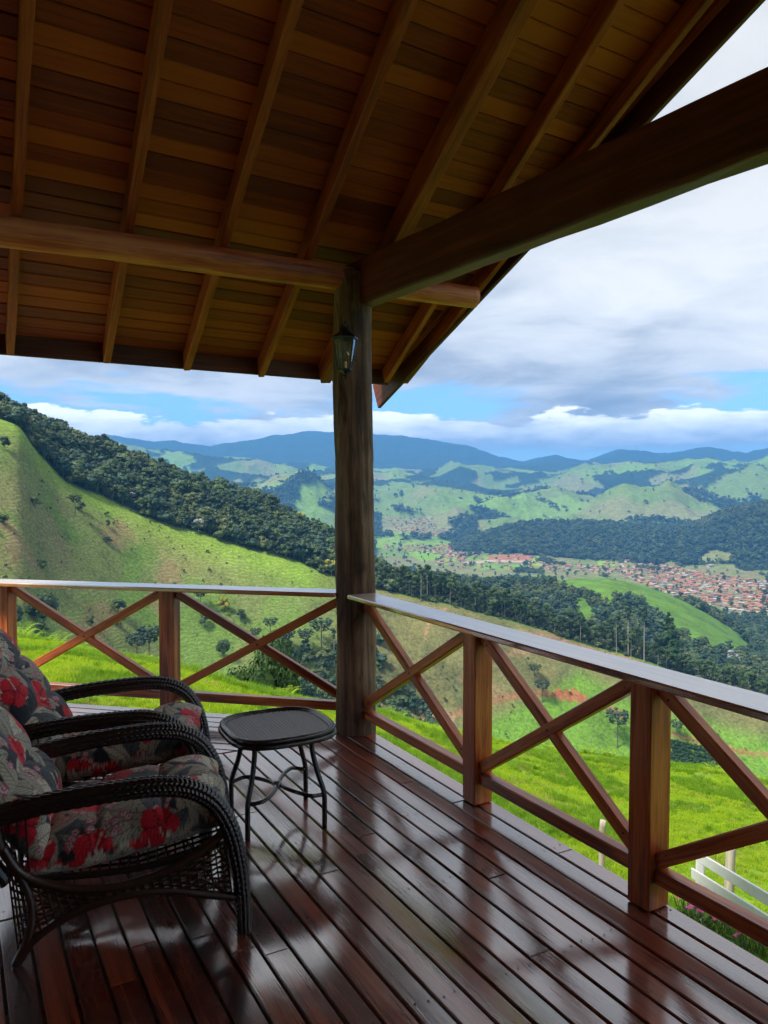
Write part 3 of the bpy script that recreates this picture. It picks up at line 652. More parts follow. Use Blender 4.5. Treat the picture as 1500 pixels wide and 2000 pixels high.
wob = 5 * (fbm(X / 6, Y / 6, 3, 33) - 0.5)
for pts, w, c in (([(1010, 1238), (1130, 1255), (1190, 1268), (1230, 1290), (1262, 1305)], 9, SOILP), ([(880, 1400), (950, 1370), (1040, 1352), (1110, 1362), (1180, 1380), (1222, 1400)], 6, SOIL),
                  ([(1300, 1430), (1430, 1465), (1510, 1478)], 4, SOIL), ([(830, 1240), (840, 1215), (870, 1190)], 4, SOILP), ([(900, 1325), (980, 1280), (1040, 1270)], 5, SOILP), ([(830, 1400), (880, 1400)], 12, SOILP)):
    lay(clearing, c, 0.9 * (1 - sst(w * 0.5, w * 1.3, segdist(VX + wob, VY + wob, pts) + 4 * (med - 0.5))))
lay(clearing & inpoly(VX + wob, VY + wob, [(1075, 1358), (1085, 1346), (1120, 1346), (1150, 1362), (1128, 1372), (1095, 1366)]), C3(0.30, 0.10, 0.05), 0.9)
for q in ((1060, 1230), (1085, 1275), (960, 1350)): lay(clearing, SOILP, 0.6 * (1 - sst(8, 30, np.hypot(VX - q[0], (VY - q[1]) * 1.5) + 25 * (med - 0.5))))
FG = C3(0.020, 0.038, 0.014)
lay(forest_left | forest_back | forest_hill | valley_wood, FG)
lay(tongue, C3(0.10, 0.20, 0.024)); lay(tongue, C3(0.075, 0.13, 0.025), 0.6 * sst(0.5, 0.7, med))
flat = (RG >= 1380) & (RG < 2500) & ~forest_hill & ~valley_wood
lay(flat, C3(0.15, 0.19, 0.06)); lay(flat, C3(0.22, 0.18, 0.10), 0.6 * sst(0.5, 0.6, fbm(X / 45, Y / 45, 3, 61)))
mid = (RG >= 2500) & (RG < 7200) & ~forest_hill
lay(mid, C3(0.14, 0.21, 0.05)); lay(mid, C3(0.22, 0.205, 0.10), 0.65 * sst(0.48, 0.62, fbm(X / 300, Y / 300, 4, 62))); lay(mid, C3(0.17, 0.29, 0.04), 0.75 * sst(0.55, 0.66, fbm(X / 500, Y / 500, 4, 63)))
lay(hill_clear & (RG > 2000) & (RG < 3200), C3(0.18, 0.2, 0.075))
lay(forest_mid, C3(0.022, 0.045, 0.02)); lay(forest_far, C3(0.025, 0.05, 0.028))
FIELDS = [([(792, 1078), (848, 1074), (870, 1086), (826, 1098)], (0.17, 0.32, 0.03)), ([(740, 1010), (757, 1008), (758, 1036), (740, 1040)], (0.16, 0.34, 0.03)), ([(852, 1094), (890, 1082), (905, 1092), (868, 1104)], (0.17, 0.3, 0.03)),
          ([(860, 1066), (905, 1064), (915, 1074), (880, 1074)], (0.4, 0.13, 0.07)), ([(945, 1088), (1000, 1083), (1045, 1086), (1030, 1098), (960, 1096)], (0.33, 0.13, 0.08)), ([(910, 1090), (950, 1085), (955, 1100), (915, 1104)], (0.15, 0.26, 0.04)),
          ([(1040, 1090), (1060, 1086), (1056, 1106), (1036, 1106)], (0.24, 0.36, 0.03)), ([(920, 1104), (1035, 1102), (1030, 1112), (930, 1112)], (0.16, 0.29, 0.035)), ([(1165, 1092), (1205, 1092), (1200, 1106), (1170, 1108)], (0.18, 0.33, 0.03)), ([(1430, 1210), (1500, 1205), (1500, 1218), (1450, 1220)], (0.42, 0.26, 0.16))]
for poly, c in FIELDS: lay(inpoly(VX, VY, poly) & (RG > 1300) & (RG < 3400), C3(*c), 0.9)
ROADS = [[(1330, 1165), (1410, 1130)], [(1380, 1165), (1440, 1140), (1500, 1150)], [(750, 1040), (760, 1010), (748, 1003)], [(905, 1100), (960, 1095), (1060, 1098)], [(1225, 1120), (1212, 1098), (1222, 1086)], [(1430, 1216), (1500, 1210)]]
for r_ in ROADS: lay((RG > 1300) & (RG < 3500), C3(0.42, 0.34, 0.27), 0.85 * (1 - sst(1.2, 2.6, segdist(VX, VY, r_))))
# raise wooded land of the middle hills so that woods have a height
Z = Z + np.where(forest_mid & (RG > 2600), 9.0 + 7 * vnoise(X / 16, Y / 16, 91), 0) + np.where(forest_far, 14 * vnoise(X / 60, Y / 60, 92), 0)
def build_terrain():
    nr, nt_ = Z.shape; V = np.stack([X, Y, Z], -1).reshape(-1, 3)
    i, j = np.meshgrid(np.arange(nr - 1), np.arange(nt_ - 1), indexing='ij'); a = (i * nt_ + j).ravel()
    q = np.stack([a, a + 1, a + nt_ + 1, a + nt_], -1)
    me = bpy.data.meshes.new('ground'); me.vertices.add(len(V)); me.vertices.foreach_set('co', V.ravel())
    me.loops.add(q.size); me.loops.foreach_set('vertex_index', q[:, ::-1].ravel()); me.polygons.add(len(q)); me.polygons.foreach_set('loop_start', np.arange(0, q.size, 4)); me.polygons.foreach_set('loop_total', np.full(len(q), 4))
    me.polygons.foreach_set('use_smooth', np.ones(len(q), bool)); me.update(calc_edges=True)
    at = me.attributes.new('tint', 'FLOAT_COLOR', 'POINT'); at.data.foreach_set('color', np.concatenate([col.reshape(-1, 3), (face * (0.3 + 0.7 * lw)).reshape(-1, 1)], 1).astype(np.float32).ravel())
    m, nt, b = material('ground'); t = node(nt, 'ShaderNodeAttribute', attribute_name='tint').outputs['Color']
    pos = node(nt, 'ShaderNodeNewGeometry').outputs['Position']
    al = node(nt, 'ShaderNodeAttribute', attribute_name='tint').outputs['Alpha']
    n1 = noise(nt, pos, 0.55, 7, 0.75); n2 = noise(nt, pos, 0.05, 5, 0.6); n3 = noise(nt, pos, 5.0, 3, 0.7)
    k = mth(nt, 'ADD', mth(nt, 'ADD', maprange(nt, n1, 0.35, 0.65, 0.0, 0.85), maprange(nt, n2, 0.35, 0.65, 0.1, 0.5)), mth(nt, 'MULTIPLY', n3, 0.4))
    # trodden cattle paths along the contour: bare and darker ledges
    z = node(nt, 'ShaderNodeSeparateXYZ', {0: pos}).outputs[2]
    wz = mth(nt, 'ADD', mth(nt, 'MULTIPLY', z, 3.6), mth(nt, 'ADD', mth(nt, 'MULTIPLY', noise(nt, pos, 0.045, 5, 0.65), 44.0), mth(nt, 'MULTIPLY', n1, 5.5)))
    st = maprange(nt, mth(nt, 'SINE', wz), -0.9, 0.3, 0.0, 1.0)
    st = mth(nt, 'MULTIPLY', mth(nt, 'SUBTRACT', 1.0, st), mth(nt, 'MULTIPLY', al, maprange(nt, n2, 0.38, 0.58, 0.05, 0.95)))
    c = mixc(nt, 1.0, t, node(nt, 'ShaderNodeCombineXYZ', {0: k, 1: k, 2: k}).outputs[0], 'MULTIPLY')
    c = mixc(nt, mth(nt, 'MULTIPLY', mth(nt, 'MULTIPLY', st, maprange(nt, n1, 0.38, 0.6, 0.15, 1.0)), 0.62), c, (0.085, 0.078, 0.034))
    setin(nt, b, Base_Color=c, Roughness=0.95, Specular_IOR_Level=0.12)
    bump(nt, b, mth(nt, 'SUBTRACT', n1, mth(nt, 'MULTIPLY', st, 0.7)), 0.5, 0.4)
    me.materials.append(m); o = link(bpy.data.objects.new('ground', me)); return tag(o, 'green hillside falling to the valley and the far mountains', None, None, 'structure')
ground = build_terrain()
# ------------------------------------------------------------------ plants
cy.use_adaptive_sampling = True; cy.adaptive_threshold = 0.03
R = random.Random(21); NP = np.random.default_rng(5)
def foliage(name, a, b, rough=0.6, trans=0.0, tint_scale=0.6, spec=0.25):
    m, nt, bs = material(name)
    oi = node(nt, 'ShaderNodeObjectInfo').outputs['Random']; pos = node(nt, 'ShaderNodeTexCoord').outputs['Object']
    n = noise(nt, pos, tint_scale, 2, 0.6)
    f = mth(nt, 'ADD', mth(nt, 'MULTIPLY', oi, 0.65), mth(nt, 'MULTIPLY', n, 0.5))
    c = ramp(nt, f, [(0.15, a), (0.95, b)])
    setin(nt, bs, Base_Color=c, Roughness=rough, Specular_IOR_Level=spec)
    if trans:
        tr = node(nt, 'ShaderNodeBsdfTranslucent', {'Color': c}); mx = node(nt, 'ShaderNodeMixShader', {0: trans, 1: bs.outputs[0], 2: tr.outputs[0]})
        nt.links.new(mx.outputs[0], [x for x in nt.nodes if x.type == 'OUTPUT_MATERIAL'][0].inputs[0])
    return m
foliage('forest_leaf', (0.014, 0.034, 0.012), (0.075, 0.12, 0.035))
foliage('forest_olive', (0.035, 0.055, 0.014), (0.105, 0.135, 0.04))
foliage('forest_blue', (0.018, 0.045, 0.026), (0.055, 0.10, 0.055))
foliage('leaf_dark', (0.022, 0.055, 0.014), (0.050, 0.105, 0.022), trans=0.25)
foliage('leaf_green', (0.04, 0.10, 0.014), (0.10, 0.19, 0.03), trans=0.3)
foliage('araucaria_leaf', (0.020, 0.045, 0.022), (0.040, 0.075, 0.032))
foliage('pale_leaf', (0.20, 0.22, 0.19), (0.36, 0.37, 0.34))
foliage('yellow_leaf', (0.16, 0.16, 0.015), (0.30, 0.27, 0.03))
foliage('grass_blade', (0.22, 0.38, 0.010), (0.46, 0.58, 0.025), trans=0.5, tint_scale=3.0, rough=0.5)
foliage('grass_dark', (0.12, 0.27, 0.012), (0.24, 0.40, 0.02), trans=0.5, tint_scale=3.0, rough=0.5)
foliage('grass_dry', (0.30, 0.24, 0.06), (0.48, 0.38, 0.14), trans=0.3, tint_scale=3.0)
foliage('fern_leaf', (0.20, 0.36, 0.015), (0.34, 0.50, 0.03), trans=0.4, tint_scale=3.0)
plain('bark', (0.13, 0.105, 0.08), rough=0.9, var=0.4, scale=4)
plain('pale_bark', (0.34, 0.30, 0.24), rough=0.9, var=0.3, scale=4)
plain('petal_pink', (0.62, 0.06, 0.30), rough=0.6, var=0.35, scale=20)

ICO = []
def ico(sub):
    bm = bmesh.new(); bmesh.ops.create_icosphere(bm, subdivisions=sub, radius=1.0)
    v = np.array([x.co[:] for x in bm.verts]); f = [tuple(q.index for q in x.verts) for x in bm.faces]; bm.free(); return v, f
I1, I2 = ico(1), ico(2)
def lobe(mb, c, r, squash=0.8, rough=0.22, base=I2, rng_=None):
    v, f = base; rg = rng_ or NP
    k = 1 + rough * (rg.random(len(v)) - 0.5) * 2
    p = v * k[:, None] * r; p[:, 2] *= squash; mb.add(p + np.array(c), f)
def flakes(mb, lobes, n, size, squash=0.8, rg=None):
    rg = rg or NP
    for _ in range(n):
        c, r = lobes[rg.integers(len(lobes))]
        d = rg.normal(size=3); d /= np.linalg.norm(d); 
        if d[2] < -0.5: d[2] *= -1
        p = np.array(c) + d * r * rg.uniform(0.82, 1.16) * np.array([1, 1, squash])
        t = np.cross(d, rg.normal(size=3)); t /= np.linalg.norm(t); b = np.cross(d, t); b = b + d * rg.uniform(-0.7, 0.7); s = size * rg.uniform(0.6, 1.3)
        mb.add([p - t * s * 0.5, p + b * s * 0.35, p + t * s * 0.5, p - b * s * 0.35], [(0, 1, 2, 3)])
def dome_lobes(w, h, z0, n, rg):
    L = []
    for k in range(n):
        a = rg.uniform(0, 6.28); q = math.sqrt(rg.random()) * 0.72; zz = (1 - q * q) * rg.uniform(0.35, 1.0)
        L.append(((math.cos(a) * q * w, math.sin(a) * q * w, z0 + zz * h * 0.72), w * rg.uniform(0.28, 0.46)))
    return L
def limb_tree(mb_t, h, r, lobes, rg, zfrac=0.45):
    top = (rg.uniform(-0.05, 0.05) * h, rg.uniform(-0.05, 0.05) * h, h * 0.8)
    mb_t.tube([(0, 0, -1.0), (top[0] * 0.2, top[1] * 0.2, h * 0.3), (top[0] * 0.6, top[1] * 0.6, h * 0.55), top], [r, r * 0.8, r * 0.55, r * 0.2], 6)
    for c, q in lobes[:7]:
        z = h * rg.uniform(zfrac - 0.1, zfrac + 0.15); mid = (c[0] * 0.5, c[1] * 0.5, (z + c[2]) / 2 - 0.03 * h)
        mb_t.tube([(top[0] * 0.4, top[1] * 0.4, z), mid, c], [r * 0.45, r * 0.3, r * 0.1], 5)
PROTO = {}
def proto_obj(name, mb, mats):
    o = bpy.data.objects.new(name, mb.mesh(name, mats)); return o
def instance_stuff(name, pts, protos, label, mats=None):
    """pts: rows of x, y, z, rotation, scale, prototype"""
    pts = np.asarray(pts, float); me = bpy.data.meshes.new(name); me.vertices.add(len(pts)); me.vertices.foreach_set('co', pts[:, :3].ravel())
    for nm, c in (('rotz', 3), ('size', 4)):
        a = me.attributes.new(nm, 'FLOAT', 'POINT'); a.data.foreach_set('value', pts[:, c].astype(np.float32))
    a = me.attributes.new('which', 'INT', 'POINT'); a.data.foreach_set('value', pts[:, 5].astype(np.int32))
    coll = bpy.data.collections.new(name + '_shapes')
    for k, p in enumerate(protos): coll.objects.link(p)
    ng = bpy.data.node_groups.new(name, 'GeometryNodeTree')
    ng.interface.new_socket('Geometry', in_out='INPUT', socket_type='NodeSocketGeometry'); ng.interface.new_socket('Geometry', in_out='OUTPUT', socket_type='NodeSocketGeometry')
    gi = node(ng, 'NodeGroupInput'); go = node(ng, 'NodeGroupOutput')
    ci = node(ng, 'GeometryNodeCollectionInfo', {'Collection': coll, 'Separate Children': True, 'Reset Children': True})
    def attr(nm, t): return node(ng, 'GeometryNodeInputNamedAttribute', {'Name': nm}, data_type=t).outputs['Attribute']
    rot = node(ng, 'ShaderNodeCombineXYZ', {2: attr('rotz', 'FLOAT')}).outputs[0]
    e2r = node(ng, 'FunctionNodeEulerToRotation', {0: rot}).outputs[0]
    ip = node(ng, 'GeometryNodeInstanceOnPoints', {'Points': gi.outputs[0], 'Instance': ci.outputs[0], 'Pick Instance': True, 'Instance Index': attr('which', 'INT'), 'Rotation': e2r, 'Scale': attr('size', 'FLOAT')})
    ng.links.new(ip.outputs[0], go.inputs[0])
    o = link(bpy.data.objects.new(name, me)); md = o.modifiers.new('scatter', 'NODES'); md.node_group = ng
    return tag(o, label, None, None, 'stuff')
# woodland trees seen far off
rg = np.random.default_rng(3); far_protos = []
SHAPES = [(0.50, 1.0, 0.30, 11, 'forest_leaf'), (0.58, 0.75, 0.25, 13, 'forest_olive'), (0.36, 1.1, 0.25, 14, 'forest_leaf'), (0.46, 1.1, 0.35, 9, 'forest_blue'), (0.62, 0.55, 0.62, 12, 'forest_leaf'), (0.40, 1.0, 0.2, 8, 'forest_olive'),
          (0.52, 0.9, 0.3, 14, 'forest_blue'), (0.44, 1.1, 0.35, 12, 'forest_leaf'), (0.30, 1.15, 0.35, 14, 'forest_blue'), (0.5, 0.9, 0.3, 10, 'pale_leaf'), (0.5, 1.0, 0.3, 9, 'yellow_leaf')]
for k, (w, h, z0, n, m0) in enumerate(SHAPES):
    mb = MB(); L = dome_lobes(w, h, z0, n, rg); L = [(c, r * rg.uniform(0.5, 1.15)) for c, r in L]
    for c, r in L: lobe(mb, c, r * 0.86, rg.uniform(0.5, 0.85), 0.36, I2, rg)
    flakes(mb, L, 460, 0.085, 0.8, rg)
    mb.tube([(0, 0, -0.1), (0, 0, z0 + h * 0.45)], [0.03, 0.02], 5)
    for c, r in L: mb.tube([(0, 0, z0), c], [0.02, 0.01], 4)
    far_protos.append(proto_obj('woodland_tree_%02d' % k, mb, [MATS[m0]]))
def gidx(x, y):
    th = np.arctan2(x, y); r = np.hypot(x, y)
    return np.clip(np.searchsorted(RR, r), 0, len(RR) - 1), np.clip(np.searchsorted(TH, th), 0, len(TH) - 1)
def scatter_mask(mask, rmin, rmax, sp, size, thmax=33, seed=0, thr=None):
    g = np.random.default_rng(seed); w = math.tan(math.radians(thmax)) * rmax
    xs = np.arange(-w, w, sp); ys = np.arange(rmin * 0.8, rmax, sp); gx, gy = np.meshgrid(xs, ys)
    gx = gx + g.uniform(-0.45, 0.45, gx.shape) * sp; gy = gy + g.uniform(-0.45, 0.45, gy.shape) * sp
    gx, gy = gx.ravel(), gy.ravel(); r = np.hypot(gx, gy); ok = (r > rmin) & (r < rmax) & (np.abs(np.arctan2(gx, gy)) < math.radians(thmax)); gx, gy = gx[ok], gy[ok]
    i, j = gidx(gx, gy); ok = mask[i, j]; gx, gy, i, j = gx[ok], gy[ok], i[ok], j[ok]
    s = size * g.uniform(0.55, 1.5, len(gx)); wh = g.integers(0, 9, len(gx)); f_ = fbm(gx / (sp * 9), gy / (sp * 9), 3, seed + 60); wh = np.where((f_ > 0.56) & (wh % 2 == 0), g.choice([1, 5, 1], len(gx)), wh)
    return np.stack([gx, gy, Z[i, j] - 0.12 * s, g.uniform(0, 6.28, len(gx)), s, wh], -1)
A = scatter_mask(forest_left | ((RG >= CREST - 1) & (RG < CREST + 5) & (PXG < 775)), 470, 900, 4.4, 9.0, seed=1)
k = NP.random(len(A)); A[:, 5] = np.where(k < 0.004, 9, np.where(k > 0.997, 10, A[:, 5]))
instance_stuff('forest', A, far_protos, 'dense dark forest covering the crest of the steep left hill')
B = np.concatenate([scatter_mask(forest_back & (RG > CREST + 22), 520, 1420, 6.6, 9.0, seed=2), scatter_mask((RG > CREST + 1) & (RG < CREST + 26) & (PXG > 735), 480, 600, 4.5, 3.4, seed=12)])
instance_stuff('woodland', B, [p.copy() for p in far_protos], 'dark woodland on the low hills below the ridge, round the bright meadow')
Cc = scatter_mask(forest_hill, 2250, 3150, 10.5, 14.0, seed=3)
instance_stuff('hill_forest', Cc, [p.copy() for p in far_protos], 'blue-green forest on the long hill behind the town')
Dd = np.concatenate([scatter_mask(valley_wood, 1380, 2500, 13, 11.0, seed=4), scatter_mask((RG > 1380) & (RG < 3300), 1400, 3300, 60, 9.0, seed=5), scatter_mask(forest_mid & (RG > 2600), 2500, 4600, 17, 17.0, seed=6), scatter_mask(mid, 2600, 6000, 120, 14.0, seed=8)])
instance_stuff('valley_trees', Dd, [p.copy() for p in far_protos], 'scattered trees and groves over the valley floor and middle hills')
gully = (inpoly(VX, VY, [(540, 1262), (600, 1280), (650, 1262), (745, 1240), (745, 1300), (850, 1352), (850, 1440), (560, 1440), (520, 1310)])) & (RG > 250) & (RG < 520)
scrub = pasture_face & (RG > 300) & (fbm(X / 20, Y / 20, 3, 44) > 0.62)
Ee = np.concatenate([scatter_mask(gully, 250, 520, 5.5, 7.5, seed=7), scatter_mask(scrub, 300, 520, 9, 1.6, seed=9), scatter_mask(pasture_face & (RG > 300), 300, 520, 13, 0.9, seed=10)])
instance_stuff('gully_woodland', Ee, [p.copy() for p in far_protos], 'scrubby woodland in the gully below the ridge, behind the round post')

# ------------------------------------------------------------------ single trees
def make_round_tree(name, seed, leaf, lean=0.0, nl=11, nf=900, fs=0.07, trunk=0.03, z0=0.15, w=0.5, bark='bark'):
    g = np.random.default_rng(seed); L = dome_lobes(w, 1.0, z0, nl, g)
    root = bpy.data.objects.new(name, None); link(root); root.empty_display_size = 0.1
    t = MB(); limb_tree(t, 0.85, trunk, L, g, 0.3); t.build('trunk', MATS[bark], root)
    c = MB(); 
    for q, r in L: lobe(c, q, r * 0.8, 0.75, 0.25, I1, g)
    flakes(c, L, nf, fs, 0.8, g); c.build('crown', MATS[leaf], root)
    return root
def make_row_tree(name, seed, leaf='forest_leaf', bare=0.5, w=0.17, bark='pale_bark', n=8):
    g = np.random.default_rng(seed); root = bpy.data.objects.new(name, None); link(root)
    L = [((g.uniform(-1, 1) * w * 0.7, g.uniform(-1, 1) * w * 0.7, bare + (0.95 - bare) * g.random()), w * g.uniform(0.35, 0.62)) for _ in range(n)]
    L.append(((0, 0, 0.9), w * 0.5))
    t = MB(); t.tube([(0, 0, -0.06), (g.uniform(-0.01, 0.01), 0, 0.35), (g.uniform(-0.015, 0.015), 0, 0.65), (0, 0, 0.92)], [0.0075, 0.0065, 0.005, 0.002], 6)
    for c, r in L: t.tube([(0, 0, c[2] - 0.08), c], [0.006, 0.002], 4)
    t.build('trunk', MATS[bark], root)
    c = MB()
    for q, r in L: lobe(c, q, r * 0.82, 0.75, 0.28, I1, g)
    flakes(c, L, 420, 0.04, 0.8, g); c.build('crown', MATS[leaf], root)
    return root
def make_araucaria(name, seed):
    g = np.random.default_rng(seed); root = bpy.data.objects.new(name, None); link(root)
    t = MB(); t.tube([(0, 0, -0.06), (0.004, 0, 0.5), (0, 0, 0.97)], [0.022, 0.016, 0.006], 7); c = MB()
    tiers = [(0.66, 0.20, 6), (0.76, 0.27, 9), (0.85, 0.31, 10), (0.93, 0.26, 9)]
    for z, rad, n in tiers:
        for q in range(n):
            a = 6.283 * q / n + g.uniform(-0.25, 0.25); rr2 = rad * g.uniform(0.75, 1.1); e = (math.cos(a) * rr2, math.sin(a) * rr2, z + 0.07)
            t.tube([(0, 0, z - 0.01), (e[0] * 0.55, e[1] * 0.55, z - 0.005), e], [0.006, 0.005, 0.003], 4)
            lobe(c, e, g.uniform(0.042, 0.062), 0.7, 0.35, I1, g); lobe(c, (e[0] * 0.72, e[1] * 0.72, z + 0.02), 0.035, 0.7, 0.35, I1, g)
            flakes(c, [(e, 0.055)], 9, 0.04, 0.7, g)
    lobe(c, (0, 0, 0.97), 0.10, 0.5, 0.35, I1, g)
    t.build('trunk', MATS['bark'], root); c.build('crown', MATS['araucaria_leaf'], root)
    return root
def make_spire(name, seed):
    g = np.random.default_rng(seed); root = bpy.data.objects.new(name, None); link(root); L = []
    for k in range(16):
        z = 0.28 + 0.70 * k / 15; w = 0.16 * (1 - (k / 15.0) ** 1.4) + 0.02; a = g.uniform(0, 6.28)
        L.append(((math.cos(a) * w * 0.5, math.sin(a) * w * 0.5, z), w * 0.7))
    t = MB(); t.tube([(0, 0, -0.06), (0, 0, 0.95)], [0.016, 0.004], 6); t.build('trunk', MATS['bark'], root)
    c = MB()
    for q, r in L: lobe(c, q, r, 0.6, 0.3, I1, g)
    flakes(c, L, 300, 0.05, 0.7, g); c.build('crown', MATS['leaf_dark'], root); return root
USED = {}
def plant(proto, pos, size, label, cat, group=None, rz=None, wide=1.0, sink=0.0):
    """stand a tree of a given height; the first use moves the prototype itself"""
    M = Matrix.Translation((pos[0], pos[1], pos[2] - sink)) @ Matrix.Rotation(R.uniform(0, 6.28) if rz is None else rz, 4, 'Z') @ Matrix.Diagonal((size * wide, size * wide, size, 1))
    if proto.name not in USED: USED[proto.name] = 1; proto.matrix_basis = M; WORLD[proto.name] = M; o = proto
    else: o = copy_tree(proto, M)
    return tag(o, label, cat, group)
# row of slender trees on the ridge
row = [make_row_tree('ridge_tree', 40 + k, 'forest_leaf' if k != 3 else 'leaf_dark', bare=(0.42, 0.5, 0.35, 0.46, 0.4)[k], w=(0.15, 0.14, 0.19, 0.17, 0.21)[k], bark='pale_bark' if k == 1 else 'bark') for k in range(5)]
for k in range(150):
    px = 742 + 770 * (k + R.random()) / 150.0; th = th_of(px); rc = np.interp(px, PXG[0, 60:780], RK[6][60:780])
    r = rc + 2 + (R.random() ** 1.4) * 24; x, y = r * math.sin(th), r * math.cos(th)
    plant(row[k % 5], (x, y, ground_z(x, y)), R.uniform(9.5, 19) * (1.0 if px < 1300 else 0.9), 'slender dark tree in the row along the bare ridge crest', 'tree', 'row of trees on the ridge crest', wide=R.uniform(0.9, 1.25))
euc = make_row_tree('tall_tree', 61, 'araucaria_leaf', bare=0.74, w=0.075, n=5)
tall = [(822, 1172, 1103, 'tall bare-stemmed tree on the ridge, left of a close pair by the round post'), (835, 1174, 1102, 'tall bare-stemmed tree on the ridge, right of a close pair by the round post'),
        (1227, 1282, 1182, 'lone tall pale-stemmed tree on the ridge below the bright meadow'), (1258, 1292, 1184, 'tall pale-stemmed tree with a thin brownish top next to the dark conifer'),
        (653, 1302, 1226, 'tall thin white-stemmed tree in the gully close to the round post'), (1204, 1276, 1200, 'thin bare tree on the ridge left of the lone tall one')]
for px, yb, yt, lab in tall:
    p = on_ground(px, yb, 120, 1400)
    plant(euc, p, (yb - yt) / F * p.y * 1.02, lab, 'tree', wide=1.1)
spire = make_spire('conifer', 62); p = on_ground(1305, 1302, 120, 1400); plant(spire, p, 108 / F * p.y, 'dark pointed conifer standing on the ridge below the bright meadow', 'tree', wide=1.15)
wt = make_round_tree('blossom_tree', 63, 'pale_leaf', nf=300, fs=0.1); p = on_ground(1424, 1300, 500, 1400); plant(wt, p, 24.0 / F * p.y * 1.4, 'white flowering tree among the dark woods at the right edge', 'tree', wide=1.2)
# trees dotted over the left pasture and the clearing
ar = [make_araucaria('araucaria_tree', 70), make_araucaria('araucaria_tree', 71)]
rt = [make_round_tree('pasture_tree', 80, 'forest_leaf', nf=700), make_round_tree('pasture_tree', 81, 'forest_leaf', nf=700, nl=8), make_round_tree('pasture_tree', 83, 'yellow_leaf', nf=400)]
def at(px, yb): 
    q = on_ground(px, yb, 150, 560); return q
for px, yb, h, lab in ((268, 1300, 60, 'umbrella-crowned araucaria on the pasture left of the middle left rail post'), (292, 1304, 78, 'taller araucaria half hidden by the middle left rail post'), (392, 1190, 38, 'broad araucaria just under the left rail cap'),
                       (528, 1248, 40, 'wide araucaria above the brace crossing nearest the round post'), (500, 1262, 34, 'small araucaria left of the brace crossing nearest the round post'), (560, 1282, 54, 'araucaria with a bare trunk at the gully edge'),
                       (596, 1278, 48, 'open-crowned araucaria in the gully, below the rail cap'), (628, 1272, 62, 'tall narrow araucaria left of the round post'), (147, 1008, 40, 'lone thin araucaria high on the left pasture'),
                       (1059, 1372, 42, 'small araucaria beside the red earth patch'), (1206, 1460, 72, 'araucaria on the green slope left of the near right rail post'), (1322, 1446, 38, 'flat araucaria right of the near right rail post'), (1044, 1332, 34, 'little araucaria on the clearing above the red earth patch')):
    p = at(px, yb)
    if p: plant(ar[R.randrange(2)], p, h / F * p.y, lab, 'tree', wide=R.uniform(0.95, 1.15))
for px, yb, w, h, k, lab in ((85, 1232, 74, 74, 0, 'large round dark tree under the left end of the rail cap'), (78, 1262, 38, 44, 1, 'dark bush in front of the large round tree on the left pasture'), (36, 1222, 34, 36, 1, 'small tree beside the leftmost rail post'),
                             (231, 1198, 34, 28, 0, 'rounded tree above the left brace crossing'), (236, 1226, 30, 26, 1, 'rounded bush below the tree at the left brace'), (178, 1222, 20, 20, 0, 'small bush left of the left brace crossing'), (437, 1196, 26, 32, 2, 'yellowish tree just under the left rail cap'),
                             (437, 1290, 34, 42, 0, 'dense round tree left of the brace crossing nearest the round post'), (85, 1112, 26, 20, 1, 'single dark bush on the pasture above the rail cap'), (6, 1026, 26, 22, 0, 'dark bush cut by the left picture edge'), (67, 990, 26, 18, 1, 'low bush high on the dry part of the pasture'),
                             (160, 998, 24, 16, 1, 'bush beside the lone thin araucaria'), (208, 1062, 24, 14, 1, 'faint low shrub in the middle of the pasture'), (8, 880, 26, 28, 0, 'tree near the top of the pasture at the left edge'), (211, 1030, 16, 14, 1, 'tiny shrub on the pasture below the forest edge'),
                             (400, 1222, 30, 22, 1, 'low scrub below the broad araucaria'), (470, 1215, 26, 24, 1, 'scrubby bush right of the yellowish tree')):
    p = at(px, yb)
    if p: plant(rt[k], p, h / F * p.y * 1.12, lab, 'tree' if h > 24 else 'bush', wide=w / h * 0.95)
# orchard of clipped round shrubs on the slope
orch = make_round_tree('orchard_shrub', 85, 'leaf_dark', nf=160, fs=0.16, z0=0.0, nl=6)
cells = [(1292 + 9.5 * i + 4 * (j % 2), 1446 + 6.2 * j + 0.36 * 9.5 * i * 0.62) for i in range(13) for j in range(11)]
for px, py in cells:
    if inpoly(px, py, [(1296, 1446), (1335, 1440), (1370, 1462), (1408, 1490), (1412, 1520), (1296, 1512)]):
        p = at(px + R.uniform(-1.5, 1.5), py)
        if p: plant(orch, p, R.uniform(3.4, 4.4), 'rounded dark shrub planted in rows on the slope right of the near post', 'shrub', 'orchard shrubs in rows', wide=1.1)
# broad tree just below the near grass
bt = make_round_tree('broad_tree', 90, 'leaf_dark', nl=22, nf=9000, fs=0.035, z0=0.25, w=0.55, trunk=0.03)
th = th_of(512); r = 40.0; x, y = r * math.sin(th), r * math.cos(th); gz = ground_z(x, y); topz = EYE + tan_el(512, 1272) * r
plant(bt, (x, y, gz), topz - gz, 'broad dense green tree just beyond the grass, behind the side table', 'tree', rz=0.6, wide=4.6 / (topz - gz) * 1.0)

